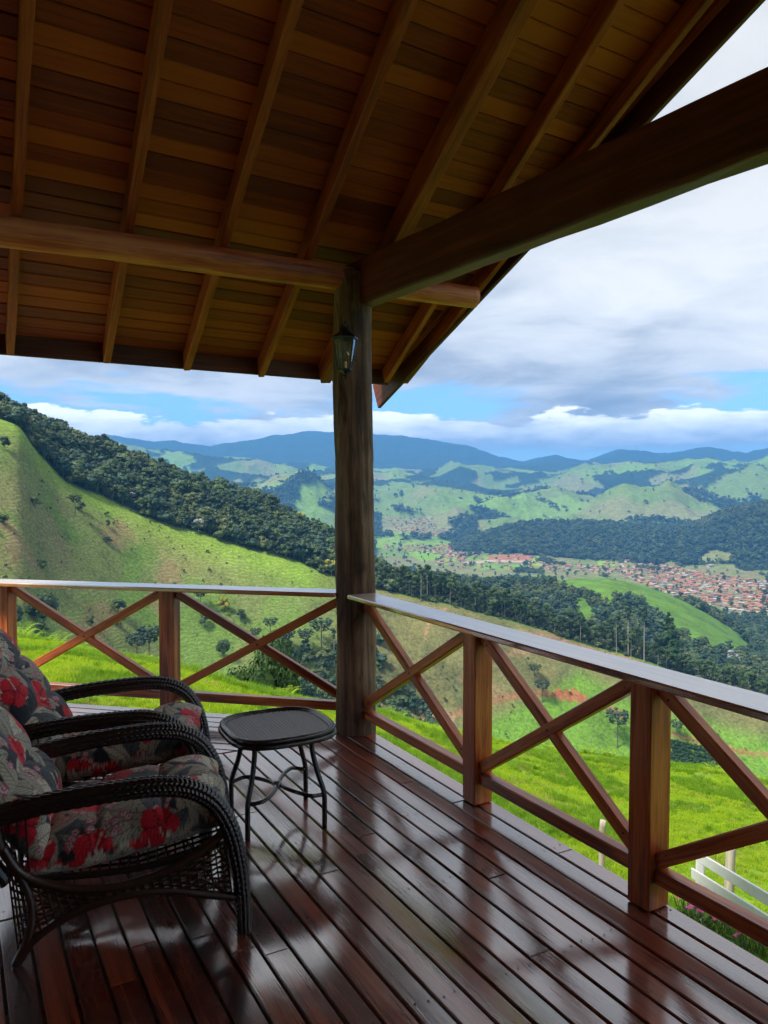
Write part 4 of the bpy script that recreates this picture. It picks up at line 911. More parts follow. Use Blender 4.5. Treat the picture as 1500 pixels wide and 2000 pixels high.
# ------------------------------------------------------------------ grass on the near slope
def tuft(seed, n, ln, wd, spread, mat):
    g = np.random.default_rng(seed); mb = MB()
    for _ in range(n):
        a = g.uniform(0, 6.28); b = g.uniform(0, 6.28); q = spread * math.sqrt(g.random()); L = ln * g.uniform(0.5, 1.15); lean = g.uniform(0.15, 0.75)
        o = np.array([math.cos(b) * q, math.sin(b) * q, -0.02]); d = np.array([math.cos(a), math.sin(a), 0]); s = np.array([-d[1], d[0], 0]) * wd * g.uniform(0.6, 1.2)
        p1 = o + d * L * lean * 0.35 + np.array([0, 0, L * 0.6]); p2 = o + d * L * lean + np.array([0, 0, L * (0.95 - 0.35 * lean)])
        mb.add([o - s, o + s, p1 + s * 0.7, p1 - s * 0.7, p2], [(0, 1, 2, 3), (3, 2, 4)])
    return proto_obj('tuft_%02d' % seed, mb, [MATS[mat]])
tufts = [tuft(0, 34, 0.20, 0.006, 0.16, 'grass_blade'), tuft(1, 34, 0.16, 0.007, 0.18, 'grass_blade'), tuft(2, 30, 0.22, 0.006, 0.15, 'grass_blade'), tuft(3, 36, 0.24, 0.006, 0.13, 'grass_dark'), tuft(4, 46, 0.36, 0.006, 0.12, 'grass_dark'), tuft(5, 18, 0.20, 0.005, 0.16, 'grass_dry')]
def grass():
    g = np.random.default_rng(12); out = []
    for r0, r1, dens in ((4.5, 9, 190), (9, 15, 140), (15, 24, 100), (24, 36, 60)):
        n = int(dens * math.radians(68) / 2 * (r1 * r1 - r0 * r0)); r = np.sqrt(g.uniform(r0 * r0, r1 * r1, n)); t = g.uniform(math.radians(-34), math.radians(34), n)
        out.append(np.stack([r * np.sin(t), r * np.cos(t)], -1))
    P = np.concatenate(out); x, y = P[:, 0], P[:, 1]
    e0 = np.array(E0[:2]); under = ((x * D1.x + y * D1.y < 4.5) & (x * D2.x + y * D2.y < 2.42)) | ((x * D1.x + y * D1.y >= 4.4) & ((x - e0[0]) * LN.x + (y - e0[1]) * LN.y < 0.05) & (x < 0.1))
    x, y = x[~under], y[~under]; i, j = gidx(x, y); z = np.array([ground_z(a, b) for a, b in zip(x, y)])
    f = fbm(x / 1.7, y / 1.7, 3, 71); f2 = fbm(x / 0.6 + 9, y / 0.6, 2, 72); k = g.random(len(x))
    w = np.where(f + 0.25 * (f2 - 0.5) > 0.56, np.where(k < 0.75, 3, 4), g.integers(0, 3, len(x))); w = np.where((f2 > 0.64) & (k > 0.6), 5, w); w = np.where(k > 0.985, 4, w)
    s = g.uniform(0.7, 1.2, len(x)) * (0.35 + 0.5 * f) * np.interp(np.hypot(x, y), [5, 30], [0.7, 0.85])
    return np.stack([x, y, z, g.uniform(0, 6.28, len(x)), s, w], -1)
G = grass(); instance_stuff('grass', G, tufts, 'bright yellow-green grass on the slope just beyond the deck')
# bracken ferns along the brow of the slope
def make_fern(name, seed):
    g = np.random.default_rng(seed); root = bpy.data.objects.new(name, None); link(root)
    for q in range(8):
        mb = MB(); a = 6.283 * q / 8 + g.uniform(-0.3, 0.3); d = Vector((math.cos(a), math.sin(a), 0)); sd = Vector((-d.y, d.x, 0)); L = g.uniform(0.7, 1.0)
        pts = [Vector((0, 0, -0.05)) + d * (L * 0.62 * t ** 1.3) + UP * (L * (1.0 * t - 0.52 * t * t * t)) for t in np.linspace(0, 1, 9)]
        mb.tube(pts, [0.008 * (1 - 0.8 * t) for t in np.linspace(0, 1, 9)], 4)
        for t in np.linspace(0.25, 0.98, 11):
            k = min(7, int(t * 8)); c = pts[k].lerp(pts[k + 1], t * 8 - k); ln = 0.30 * L * (1.15 - t)
            for s in (-1, 1):
                e = c + sd * s * ln + d * ln * 0.35 - UP * ln * 0.15; m2 = (c + e) / 2
                mb.add([c, m2 + d * ln * 0.16, e, m2 - d * ln * 0.16], [(0, 1, 2, 3)])
        mb.build('frond', MATS['fern_leaf'], root)
    return root
fern = [make_fern('fern', 5), make_fern('fern', 6)]
for px, py, h in ((30, 1236, 0.9), (42, 1232, 0.7), (56, 1244, 0.6), (88, 1262, 0.75), (105, 1268, 0.8), (125, 1276, 0.6), (150, 1282, 0.55), (286, 1318, 0.75), (275, 1314, 0.6), (365, 1336, 0.75), (350, 1334, 0.55), (430, 1352, 0.7), (445, 1352, 0.6), (545, 1378, 0.6), (560, 1380, 0.7), (520, 1374, 0.5),
                  (758, 1408, 0.55), (782, 1412, 0.5), (940, 1448, 0.7), (1075, 1474, 0.7), (1105, 1480, 0.6), (1155, 1490, 0.65), (1195, 1492, 0.7), (1400, 1518, 0.6)):
    th = th_of(px); rc = float(np.interp(px, [0, 760, 1500], [22, 24.5, 31])) + R.uniform(-1.5, 0.5); x, y = rc * math.sin(th), rc * math.cos(th)
    plant(fern[R.randrange(2)], (x, y, ground_z(x, y)), h * 1.1, 'light green fern on the brow of the %s grass slope' % ('left' if px < 700 else 'right'), 'fern', 'ferns on the %s brow' % ('left' if px < 700 else 'right'))
# pink flowers by the deck edge
def make_flower(name, seed):
    g = np.random.default_rng(seed); root = bpy.data.objects.new(name, None); link(root); lf = MB(); fl = []
    for q in range(46):
        a = g.uniform(0, 6.28); rr2 = 0.5 * math.sqrt(g.random()); o = Vector((math.cos(a) * rr2, math.sin(a) * rr2, g.uniform(0.05, 0.75) * (1 - rr2))); d = Vector((math.cos(a), math.sin(a), g.uniform(0.2, 0.9))).normalized(); s = d.cross(UP).normalized()
        L = g.uniform(0.14, 0.26); lf.add([o, o + d * L * 0.5 + s * L * 0.2, o + d * L, o + d * L * 0.5 - s * L * 0.2], [(0, 1, 2, 3)])
    for q in range(10):
        a = g.uniform(0, 6.28); rr2 = 0.4 * math.sqrt(g.random()); lf.tube([(0, 0, -0.1), (math.cos(a) * rr2, math.sin(a) * rr2, 0.8)], [0.012, 0.006], 4)
    lf.build('foliage', MATS['leaf_green'], root)
    for q in range(5):
        a = g.uniform(0, 6.28); rr2 = 0.42 * math.sqrt(g.random()); c = Vector((math.cos(a) * rr2, math.sin(a) * rr2, g.uniform(0.72, 1.0))); mb = MB()
        for h_ in range(9):
            cc = c + Vector((g.uniform(-0.09, 0.09), g.uniform(-0.09, 0.09), g.uniform(-0.04, 0.05))); n = Vector((g.uniform(-0.6, 0.6), g.uniform(-0.9, 0.3), 1)).normalized(); t = n.orthogonal().normalized(); b = n.cross(t)
            for p_ in range(5):
                a1 = 6.283 * p_ / 5; u = t * math.cos(a1) + b * math.sin(a1); v = n.cross(u); r_ = 0.045
                mb.add([cc, cc + u * r_ * 0.6 + v * r_ * 0.35, cc + u * r_, cc + u * r_ * 0.6 - v * r_ * 0.35], [(0, 1, 2, 3)])
        mb.build('flower_head', MATS['petal_pink'], root)
    return root
flo = [make_flower('flowering_plant', 1), make_flower('flowering_plant', 2)]
for px, py, h in ((1334, 1800, 0.34), (1352, 1822, 0.36), (1378, 1826, 0.38), (1392, 1838, 0.34), (1412, 1850, 0.36), (1440, 1852, 0.4), (1452, 1872, 0.34), (1470, 1880, 0.34), (1492, 1888, 0.38), (1424, 1838, 0.34), (1362, 1808, 0.3), (1505, 1880, 0.4)):
    p = on_ground(px, py, 4.0, 30)
    if p: plant(flo[R.randrange(2)], p, h, 'pink flowering plant in the bed beside the deck edge, under the right railing', 'plant', 'pink flowers beside the deck')
# ------------------------------------------------------------------ fences outside
def fences():
    root_p = on_ground(1366, 1806, 4, 40); W = MATS['white_paint']
    root = empty('white_fence', root_p, 0, 'white painted two-rail fence below the deck at the right edge', 'fence')
    dep = root_p.y; s = dep / F
    ht = 152 * s
    timber('post', root_p - UP * 0.3, root_p + UP * ht, 0.017 * dep * 0.62, 0.017 * dep * 0.62, W, root, up=Vector((0.3, 1, 0)), bev=0.012)
    ne = ray(1590, 1800); dn = dep * 0.66
    def along(px, py, d): r = ray(px, py); return Vector((0, 0, EYE)) + r * (d / r.y)
    a0, a1 = along(1362, 1672, dep * 0.985), along(1590, 1812, dn); c0, c1 = along(1352, 1705, dep * 0.985), along(1590, 1858, dn)
    for p, q in ((a0, a1), (c0, c1)): timber('rail', p, q, 0.025, 0.105, W, root, bev=0.004)
    foot = Vector((a1.x, a1.y, ground_z(a1.x, a1.y))); timber('post', foot - UP * 0.3 + Vector((0.07, 0.0, 0)), a1 + Vector((0.07, 0, 0.15)), 0.1, 0.1, W, root, up=Vector((0.3, 1, 0)), bev=0.012)
    for px, yb, yt, w, lab in ((1421, 1782, 1640, 20, 'grey weathered fence post behind the white fence'), (1172, 1708, 1598, 13, 'grey fence post in the grass left of the near right rail post')):
        p = on_ground(px, yb, 4, 40); d = p.y; t = Vector((p.x + 0.03, p.y, p.z + (yb - yt) / F * d))
        o = round_log('fence_post', [p - UP * 0.4, t], w / F * d * 0.5, w / F * d * 0.46, MATS['grey_wood'], 5 + px, n=12, seg=14); tag(o, lab, 'fence post')
fences()
# ------------------------------------------------------------------ town in the valley
plain('house_wall_white', (0.50, 0.46, 0.40), rough=0.8, var=0.15, scale=0.5)
plain('house_wall_cream', (0.55, 0.42, 0.27), rough=0.8, var=0.15, scale=0.5)
plain('house_wall_blue', (0.15, 0.26, 0.45), rough=0.8, var=0.15, scale=0.5)
plain('house_roof_red', (0.38, 0.14, 0.075), rough=0.85, var=0.35, scale=0.4)
plain('house_roof_brown', (0.26, 0.13, 0.085), rough=0.85, var=0.35, scale=0.4)
plain('house_roof_grey', (0.42, 0.40, 0.38), rough=0.8, var=0.2, scale=0.4)
plain('window_dark', (0.03, 0.035, 0.04), rough=0.3)
HTYPES = []
def house_mesh(k, wall, roof_m):
    g = random.Random(k); mb = MB(); w, d, h = g.uniform(4.2, 6.5), g.uniform(3.4, 5.0), g.uniform(2.3, 2.9) * (2 if k % 5 == 0 else 1); rh = g.uniform(1.2, 2.0)
    mb.m = 0; mb.box((0, 0, h / 2 - 1.5), (w, 0, 0), (0, d, 0), (0, 0, h / 2 + 1.5))
    if k % 3 == 1: mb.box((w * 0.75, -d * 1.1, h * 0.4 - 1.5), (w * 0.5, 0, 0), (0, d * 0.5, 0), (0, 0, h * 0.4 + 1.5))
    mb.m = 1; e = 1.0; W, D = w + e, d + e
    if roof_m == 'house_roof_grey' and k % 2: mb.box((0, 0, h + 0.2), (W, 0, 0), (0, D, 0), (0, 0, 0.2))
    else:
        mb.add([(-W, -D, h - 0.05), (W, -D, h - 0.05), (W, D, h - 0.05), (-W, D, h - 0.05), (-W, 0, h + rh), (W, 0, h + rh)], [(0, 1, 5, 4), (2, 3, 4, 5), (1, 2, 5), (3, 0, 4), (3, 2, 1, 0)])
    if k % 3 == 1: mb.add([(w * 0.2, -d * 1.7, h * 0.8), (w * 1.3, -d * 1.7, h * 0.8), (w * 1.3, -d * 0.9, h * 0.99), (w * 0.2, -d * 0.9, h * 0.99)], [(0, 1, 2, 3), (3, 2, 1, 0)])
    mb.m = 2
    for sx in (-0.55, 0.05, 0.6):
        for lv in range(1 + (k % 5 == 0)):
            for sy in (-1, 1): mb.box((sx * w, sy * (d + 0.02), 1.6 + lv * 3.1), (0.55, 0, 0), (0, 0.03, 0), (0, 0, 0.6))
    return mb.mesh('house', [MATS[wall], MATS[roof_m], MATS['window_dark']])
combo = [('house_wall_white', 'house_roof_red'), ('house_wall_cream', 'house_roof_red'), ('house_wall_white', 'house_roof_brown'), ('house_wall_cream', 'house_roof_brown'), ('house_wall_white', 'house_roof_red'), ('house_wall_cream', 'house_roof_brown'), ('house_wall_cream', 'house_roof_red'), ('house_wall_blue', 'house_roof_brown'), ('house_wall_white', 'house_roof_brown'), ('house_wall_white', 'house_roof_grey')]
HM = [house_mesh(k, *c) for k, c in enumerate(combo)]
def town():
    zones = [([(1190, 1112), (1235, 1108), (1262, 1098), (1330, 1112), (1400, 1124), (1500, 1136), (1512, 1200), (1420, 1192), (1372, 1180), (1330, 1168), (1270, 1146), (1215, 1126)], 14.0, 'main'),
             ([(1062, 1098), (1100, 1102), (1185, 1106), (1200, 1122), (1130, 1118), (1070, 1116)], 25.0, 'main'),
             ([(1165, 1086), (1215, 1084), (1250, 1098), (1180, 1102)], 20.0, 'main'),
             ([(756, 1012), (800, 1010), (848, 1012), (846, 1022), (880, 1040), (868, 1050), (832, 1048), (790, 1040), (764, 1030)], 21.0, 'far'),
             ([(745, 1066), (800, 1066), (860, 1064), (905, 1076), (910, 1092), (880, 1102), (850, 1106), (868, 1088), (830, 1078), (780, 1080)], 26.0, 'fields'),
             ([(905, 1084), (1000, 1080), (1062, 1086), (1060, 1112), (960, 1116), (900, 1108)], 48.0, 'fields')]
    pts = []
    for poly, sp_, z_ in zones:
        a = np.array(poly); cpt = []
        for _ in range(6000):
            px, py = R.uniform(a[:, 0].min(), a[:, 0].max()), R.uniform(a[:, 1].min(), a[:, 1].max())
            if not inpoly(px, py, poly): continue
            p = on_ground(px, py, 1250, 4600)
            if p is None: continue
            # streets on a loose grid
            ax, ay = p.x * 0.85 + p.y * 0.52, -p.x * 0.52 + p.y * 0.85
            if (ax % 62) < 9 or (ay % 44) < 8: continue
            if all((p.x - q.x) ** 2 + (p.y - q.y) ** 2 > sp_ ** 2 for q in cpt): cpt.append(p)
            if len(cpt) > 330: break
        pts += [(p.length, p, z_) for p in cpt]
    pts.sort(key=lambda t: t[0]); lab = {'main': 'small tile-roofed house in the dense town at the right edge of the valley', 'far': 'small house in the far village left of the forested hill', 'fields': 'small house among the fields on the valley floor'}
    ob = []; rest = MB()
    for k, (_, p, z_) in enumerate(pts):
        M = Matrix.Translation(p) @ Matrix.Rotation(0.55 + R.choice((0, math.pi / 2)) + R.uniform(-0.1, 0.1), 4, 'Z') @ Matrix.Diagonal((R.uniform(0.85, 1.2), R.uniform(0.85, 1.2), 1, 1)); me = HM[R.randrange(len(HM))]
        if k < 300: tag(link(bpy.data.objects.new('house', me), None, M), lab[z_], 'house', {'main': 'houses of the town', 'far': 'houses of the far village', 'fields': 'houses among the fields'}[z_])
        else: ob.append((me, M))
    if ob:
        bm = bmesh.new()
        mats = ['house_wall_white', 'house_roof_red', 'window_dark']; allm = {}
        V, Fc, mi = [], [], []; names = [m.name for m in {mm for me, _ in ob for mm in me.materials}]
        for me, M in ob:
            b = len(V); V += [tuple(M @ v.co) for v in me.vertices]
            for f in me.polygons: Fc.append(tuple(b + i for i in f.vertices)); mi.append(names.index(me.materials[f.material_index].name))
        nm = bpy.data.meshes.new('far_houses'); nm.from_pydata(V, [], Fc)
        for n_ in names: nm.materials.append(bpy.data.materials[n_])
        nm.polygons.foreach_set('material_index', mi); nm.update(); bm.free()
        tag(link(bpy.data.objects.new('far_houses', nm)), 'mass of tiny far houses in the valley', None, None, 'stuff')
    for px, py, s in ((1387, 1107, 1.5), (1405, 1100, 1.3), (1000, 1088, 0)):
        if s:
            p = on_ground(px, py, 1250, 4600); M = Matrix.Translation(p + UP * 1.0) @ Matrix.Rotation(0.3, 4, 'Z') @ Matrix.Diagonal((s, s, s, 1))
            tag(link(bpy.data.objects.new('house', HM[9]), None, M), 'white villa %s the wooded slope above the town' % ('low on' if px < 1400 else 'higher up on'), 'house')
town()
# ------------------------------------------------------------------ wicker armchairs
def spline(pts, n):
    P = [Vector(p) for p in pts]; P = [P[0] * 2 - P[1]] + P + [P[-1] * 2 - P[-2]]; out = []; m = len(P) - 3
    for i in range(n + 1):
        t = m * i / n; k = min(int(t), m - 1); u = t - k; a, b, c, d = P[k:k + 4]
        out.append(0.5 * ((2 * b) + (c - a) * u + (2 * a - 5 * b + 4 * c - d) * u * u + (3 * b - a - 3 * c + d) * u ** 3))
    return out
def plait(rows, turns, depth=0.12):
    def f(t, a):
        q = a / 6.28318 * rows; k = math.floor(q); fr = q - k; s = 1 if k % 2 else -1
        bul = math.sin(math.pi * fr); ph = t * turns + s * fr * 0.9
        return 1 - depth + depth * (0.45 * bul ** 0.6 + 0.55 * bul ** 0.6 * abs(math.sin(math.pi * ph)) ** 0.5)
    return f
def rope(turns, depth=0.16, strands=2):
    return lambda t, a: 1 - depth + depth * abs(math.sin(strands * 0.5 * a + math.pi * turns * t)) ** 0.6
def print_pattern(P, seed):
    """floral fabric print evaluated at points given in metres"""
    g = np.random.default_rng(seed); n = len(P); x, y = P[:, 0], P[:, 1]
    c = np.tile(np.array([0.022, 0.026, 0.034]), (n, 1)); lo, hi = P.min(0) - 0.05, P.max(0) + 0.05
    area = (hi[0] - lo[0]) * (hi[1] - lo[1])
    w1 = 0.009 * (fbm(x * 9, y * 9, 3, seed) - 0.5); x = x + w1; y = y + 0.009 * (fbm(x * 9 + 5, y * 9, 3, seed + 3) - 0.5)
    def put(m, colr, a=1.0):
        a = (np.asarray(m, float) * a)[:, None]; c[:] = c * (1 - a) + colr * a
    for _ in range(int(area * 130)):                       # broad leaves
        cx, cy_ = g.uniform(lo[0], hi[0]), g.uniform(lo[1], hi[1]); a = g.uniform(0, 6.28); L = g.uniform(0.09, 0.16); W = L * g.uniform(0.22, 0.36); tone = g.choice([0, 1, 1, 2])
        u = (x - cx) * math.cos(a) + (y - cy_) * math.sin(a); v = -(x - cx) * math.sin(a) + (y - cy_) * math.cos(a) + 0.9 * u * u / L * 0.3
        s = np.clip(u / L, -1, 1); edge = W * (1 - s * s) ** 0.75 * (1 - 0.35 * s); m = (np.abs(u) < L) & (np.abs(v) < edge)
        base = [np.array([0.52, 0.47, 0.35]), np.array([0.33, 0.30, 0.22]), np.array([0.08, 0.095, 0.10])][tone]
        put(m, base); put(m & (np.sin((np.abs(v) * 1.0 - u * 0.8) * 420) > 0.35), base * 1.55); put(m & (np.abs(v) < 0.0022), base * 0.45); put(m & (np.abs(v) > edge - 0.003), base * 0.5)
    for _ in range(int(area * 26)):                        # sprays of small white and pink flowers
        cx, cy_ = g.uniform(lo[0], hi[0]), g.uniform(lo[1], hi[1])
        for _k in range(5):
            fx, fy = cx + g.normal() * 0.03, cy_ + g.normal() * 0.03; r = np.hypot(x - fx, y - fy); ph = np.arctan2(y - fy, x - fx); Rr = 0.019 * (0.55 + 0.45 * np.abs(np.cos(2.5 * ph + g.uniform(0, 3)))); m = r < Rr
            put(m, np.array([0.62, 0.52, 0.50])); put(m & (r > Rr * 0.62), np.array([0.45, 0.10, 0.12])); put(r < 0.004, np.array([0.35, 0.03, 0.05]))
    done = []
    for _ in range(int(area * 900)):                       # large red hibiscus
        cx, cy_ = g.uniform(lo[0], hi[0]), g.uniform(lo[1], hi[1])
        if any((cx - q[0]) ** 2 + (cy_ - q[1]) ** 2 < 0.215 ** 2 for q in done): continue
        done.append((cx, cy_)); Rf = g.uniform(0.070, 0.092); p0 = g.uniform(0, 6.28)
        r = np.hypot(x - cx, y - cy_); ph = np.arctan2(y - cy_, x - cx) + p0
        pet = np.abs(np.cos(2.5 * ph)); Rr = Rf * (0.74 + 0.26 * pet ** 0.5 + 0.035 * np.sin(23 * ph)); m = r < Rr; q = r / Rf
        put(m, np.array([0.66, 0.014, 0.026])); put(m, np.array([0.13, 0.004, 0.016]), np.clip(1.0 - q * 2.1, 0, 1)); put(m & (np.sin(40 * ph + 6 * q) > 0.5), np.array([0.85, 0.05, 0.07]), 0.6); put(m & (pet < 0.22) & (q > 0.25), np.array([0.16, 0.004, 0.014]), 0.8)
        a = g.uniform(0, 6.28); u = (x - cx) * math.cos(a) + (y - cy_) * math.sin(a); v = -(x - cx) * math.sin(a) + (y - cy_) * math.cos(a)
        put((u > 0) & (u < Rf * 0.75) & (np.abs(v) < 0.0032), np.array([0.66, 0.5, 0.38])); put(np.hypot(u - Rf * 0.78, v) < 0.008, np.array([0.70, 0.56, 0.40]))
    return c
def fabric():
    m, nt, b = material('floral_fabric'); t = node(nt, 'ShaderNodeAttribute', attribute_name='print').outputs['Color']
    pos = node(nt, 'ShaderNodeTexCoord').outputs['Object']; n = noise(nt, pos, 380.0, 2, 0.6); n2 = noise(nt, pos, 22.0, 4, 0.6, 0.8)
    setin(nt, b, Base_Color=t, Roughness=0.75, Specular_IOR_Level=0.25, Sheen_Weight=0.15)
    bump(nt, b, mth(nt, 'ADD', mth(nt, 'MULTIPLY', n, 0.15), n2), 0.45, 0.010)
fabric()
def cushion(name, hx, hy, T, px, py, seed, parent, M, nu=170, nv=130):
    """tufted cushion, half sizes hx, hy; px by py puffs; built with its own print"""
    u = np.sin(np.linspace(-math.pi / 2, math.pi / 2, nu)); v = np.sin(np.linspace(-math.pi / 2, math.pi / 2, nv)); u = 0.65 * u + 0.35 * np.linspace(-1, 1, nu); v = 0.65 * v + 0.35 * np.linspace(-1, 1, nv); U, Vv = np.meshgrid(u, v, indexing='ij')
    prof = np.clip((1 - np.abs(U) ** 5) * (1 - np.abs(Vv) ** 5), 0, 1) ** 0.45
    cu = np.abs(np.sin(math.pi * px * (U + 1) / 2)) ** 0.55; cv = np.abs(np.sin(math.pi * py * (Vv + 1) / 2)) ** 0.55
    # buttons pull the cloth down where the puffs meet; shallow creases between
    puff = 0.50 + 0.50 * (0.30 * (cu + cv) / 2 + 0.70 * np.sqrt(np.clip(1 - (1 - cu) * 1.0, 0, 1) * np.clip(0.35 + 0.65 * cv, 0, 1)))
    wr = 0.10 * (fbm(U * 3 + seed, Vv * 3, 4, seed) - 0.5)
    top = T * prof * (puff + wr); bot = -T * 0.75 * prof * (0.8 + 0.2 * puff)
    ex = 1 + 0.035 * (fbm(U * 2, Vv * 2 + seed, 3, seed + 7) - 0.5) * 2
    Xp = hx * U * (0.94 + 0.06 * np.abs(np.cos(math.pi * py * (Vv + 1) / 2))) * ex; Yp = hy * Vv * (0.95 + 0.05 * np.abs(np.cos(math.pi * px * (U + 1) / 2))) * ex
    A = np.stack([Xp, Yp, top], -1).reshape(-1, 3); B = np.stack([Xp, Yp, bot], -1).reshape(-1, 3)
    i, j = np.meshgrid(np.arange(nu - 1), np.arange(nv - 1), indexing='ij'); a = (i * nv + j).ravel(); q = np.stack([a, a + nv, a + nv + 1, a + 1], -1); n = nu * nv
    fs_ = [tuple(r) for r in q.tolist()] + [tuple(r[::-1]) for r in (q + n).tolist()]
    me = bpy.data.meshes.new(name); me.from_pydata(np.concatenate([A, B]).tolist(), [], fs_)
    def arc(c_, z_, ax):
        d = np.hypot(np.diff(c_, axis=ax), np.diff(z_, axis=ax)); s_ = np.cumsum(np.insert(d, 0, 0, axis=ax), axis=ax); h_ = s_.shape[ax] // 2
        return s_ - (s_[h_:h_ + 1, :] if ax == 0 else s_[:, h_:h_ + 1])
    su, sv = arc(Xp, top, 0), arc(Yp, top, 1)
    su = su.mean(1, keepdims=True) * 0.6 + su * 0.4; sv = sv.mean(0, keepdims=True) * 0.6 + sv * 0.4
    P = np.stack([su, sv], -1).reshape(-1, 2)
    c = np.concatenate([print_pattern(P, seed), print_pattern(P + 3.0, seed + 1)]); at = me.attributes.new('print', 'FLOAT_COLOR', 'POINT'); at.data.foreach_set('color', np.concatenate([c, np.ones((len(c), 1))], 1).astype(np.float32).ravel())
    bm = bmesh.new(); bm.from_mesh(me); bmesh.ops.remove_doubles(bm, verts=bm.verts[:], dist=0.0004); bm.to_mesh(me); bm.free()
    me.polygons.foreach_set('use_smooth', [True] * len(me.polygons)); me.materials.append(MATS['floral_fabric']); me.update()
    return link(bpy.data.objects.new(name, me), parent, M)
CH_ROT = math.radians(27)
def make_chair(loc, rz, label, seed):
    root = empty('wicker_armchair', loc, rz, label, 'armchair', 'wicker armchairs on the deck'); Wm, Wb = MATS['wicker'], MATS['wicker_brown']; WORLD[root.name] = root.matrix_basis = WORLD[root.name] @ Matrix.Diagonal((0.88, 1, 1, 1)); M = WORLD[root.name]
    def p(mb, name, mat, sm=True): return mb.build(name, mat, root, M, sm)
    for s in (-1, 1):
        pth = spline([(-0.52, s * 0.29, 0.50), (-0.30, s * 0.30, 0.535), (-0.06, s * 0.31, 0.553), (0.10, s * 0.315, 0.555), (0.215, s * 0.32, 0.535), (0.305, s * 0.322, 0.48), (0.365, s * 0.322, 0.385), (0.398, s * 0.32, 0.265), (0.415, s * 0.318, 0.13), (0.42, s * 0.315, 0.0)], 480)
        mb = MB(); mb.tube(pth, [0.040 - 0.007 * max(0, (i - 335) / 145.0) for i in range(481)], 54, True, flat=0.92, rfun=plait(10, 58, 0.30)); p(mb, 'arm', Wm)
        # side frame: sagging upper rail, arched lower rail, rear leg
        up = spline([(-0.47, s * 0.30, 0.40), (-0.40, s * 0.305, 0.305), (-0.26, s * 0.31, 0.245), (-0.08, s * 0.315, 0.225), (0.10, s * 0.315, 0.25), (0.26, s * 0.315, 0.315), (0.36, s * 0.318, 0.385)], 150)
        dn = spline([(-0.43, s * 0.30, 0.0), (-0.36, s * 0.305, 0.085), (-0.22, s * 0.31, 0.155), (-0.05, s * 0.315, 0.190), (0.12, s * 0.315, 0.185), (0.28, s * 0.317, 0.150), (0.40, s * 0.318, 0.125)], 150)
        mb = MB(); mb.tube(up, 0.0155, 10, True, rfun=rope(46)); p(mb, 'side_rail', Wb)
        mb = MB(); mb.tube(dn, 0.0155, 10, True, rfun=rope(46)); p(mb, 'side_rail', Wb)
        rear = spline([(-0.50, s * 0.295, 0.52), (-0.475, s * 0.297, 0.40), (-0.41, s * 0.30, 0.30), (-0.375, s * 0.302, 0.20), (-0.385, s * 0.302, 0.10), (-0.435, s * 0.30, 0.0)], 120)
        mb = MB(); mb.tube(rear, 0.018, 10, True, rfun=rope(40)); p(mb, 'leg', Wb)
        mb = MB()                                          # open weave between the rails
        for k in range(4, 147, 5):
            a, b = up[k], dn[k]
            if (a - b).length > 0.02: mb.tube([b, (a + b) / 2 + Vector((0, s * 0.003, 0)), a], 0.0038, 5)
        for f in np.linspace(0.06, 0.94, 11):
            pts = [dn[k].lerp(up[k], float(f)) + Vector((0, s * 0.0065 * (1 if ((k // 5) + int(f * 10)) % 2 else -1), 0)) for k in range(4, 147, 5)]
            for a, b in zip(pts[:-1], pts[1:]):
                mb.tube([a, b], 0.0046, 4, False)
        o = p(mb, 'side_weave', Wb, False); o['kind'] = 'stuff'
        mb = MB()                                          # stakes from the arm down to the side rail at the back
        for k in range(4):
            x = -0.46 + 0.032 * k; a = Vector((x - 0.03, s * 0.295, 0.52)); b = up[min(150, int(8 + 7 * k))]; mb.tube([a, b], 0.004, 5)
        o = p(mb, 'back_stakes', Wm, False); o['kind'] = 'stuff'
        mb = MB()
        for k in range(5): mb.tube([(0.385 - 0.012 * k, s * 0.29, 0.36 - 0.05 * k), (0.40, s * 0.318, 0.34 - 0.05 * k)], 0.005, 5)
    mb = MB()                                              # seat: frame and slung strands
    ring = spline([(-0.42, -0.27, 0.27), (0.0, -0.285, 0.265), (0.33, -0.27, 0.31), (0.385, 0.0, 0.325), (0.33, 0.27, 0.31), (0.0, 0.285, 0.265), (-0.42, 0.27, 0.27), (-0.45, 0, 0.27), (-0.42, -0.27, 0.27)], 160); mb.tube(ring, 0.013, 8, False, rfun=rope(60)); p(mb, 'seat_frame', Wm)
    mb = MB()
    for k in range(22):
        x = -0.42 + 0.036 * k; zc = 0.245 + 0.07 * max(0, x) ** 1; mb.tube([(x, -0.275, 0.272 + 0.05 * max(0, x)), (x, 0, zc), (x, 0.275, 0.272 + 0.05 * max(0, x))], 0.0045, 5)
    for k in range(13):
        y = -0.25 + 0.0417 * k; mb.tube([(-0.43, y, 0.268), (0, y, 0.249), (0.37, y, 0.318)], 0.0045, 5)
    o = p(mb, 'seat_weave', Wm, False); o['kind'] = 'stuff'
    mb = MB()                                              # front apron
    for k in range(15): 
        y = -0.28 + 0.04 * k; zb = 0.13 + 0.09 * (1 - (y / 0.3) ** 2); mb.tube([(0.385, y, 0.325), (0.39, y, zb)], 0.004, 5)
    for k in range(6): mb.tube([(0.388, y, 0.32 - k * (0.02 + 0.06 * (y / 0.3) ** 2) / 1.6) for y in np.linspace(-0.29, 0.29, 16)], 0.004, 5)
    o = p(mb, 'front_weave', Wm, False); o['kind'] = 'stuff'
    ap = spline([(0.40, -0.30, 0.12), (0.392, -0.15, 0.19), (0.39, 0, 0.215), (0.392, 0.15, 0.19), (0.40, 0.30, 0.12)], 60); mb = MB(); mb.tube(ap, 0.014, 8, True, rfun=rope(26)); p(mb, 'front_rail', Wb)
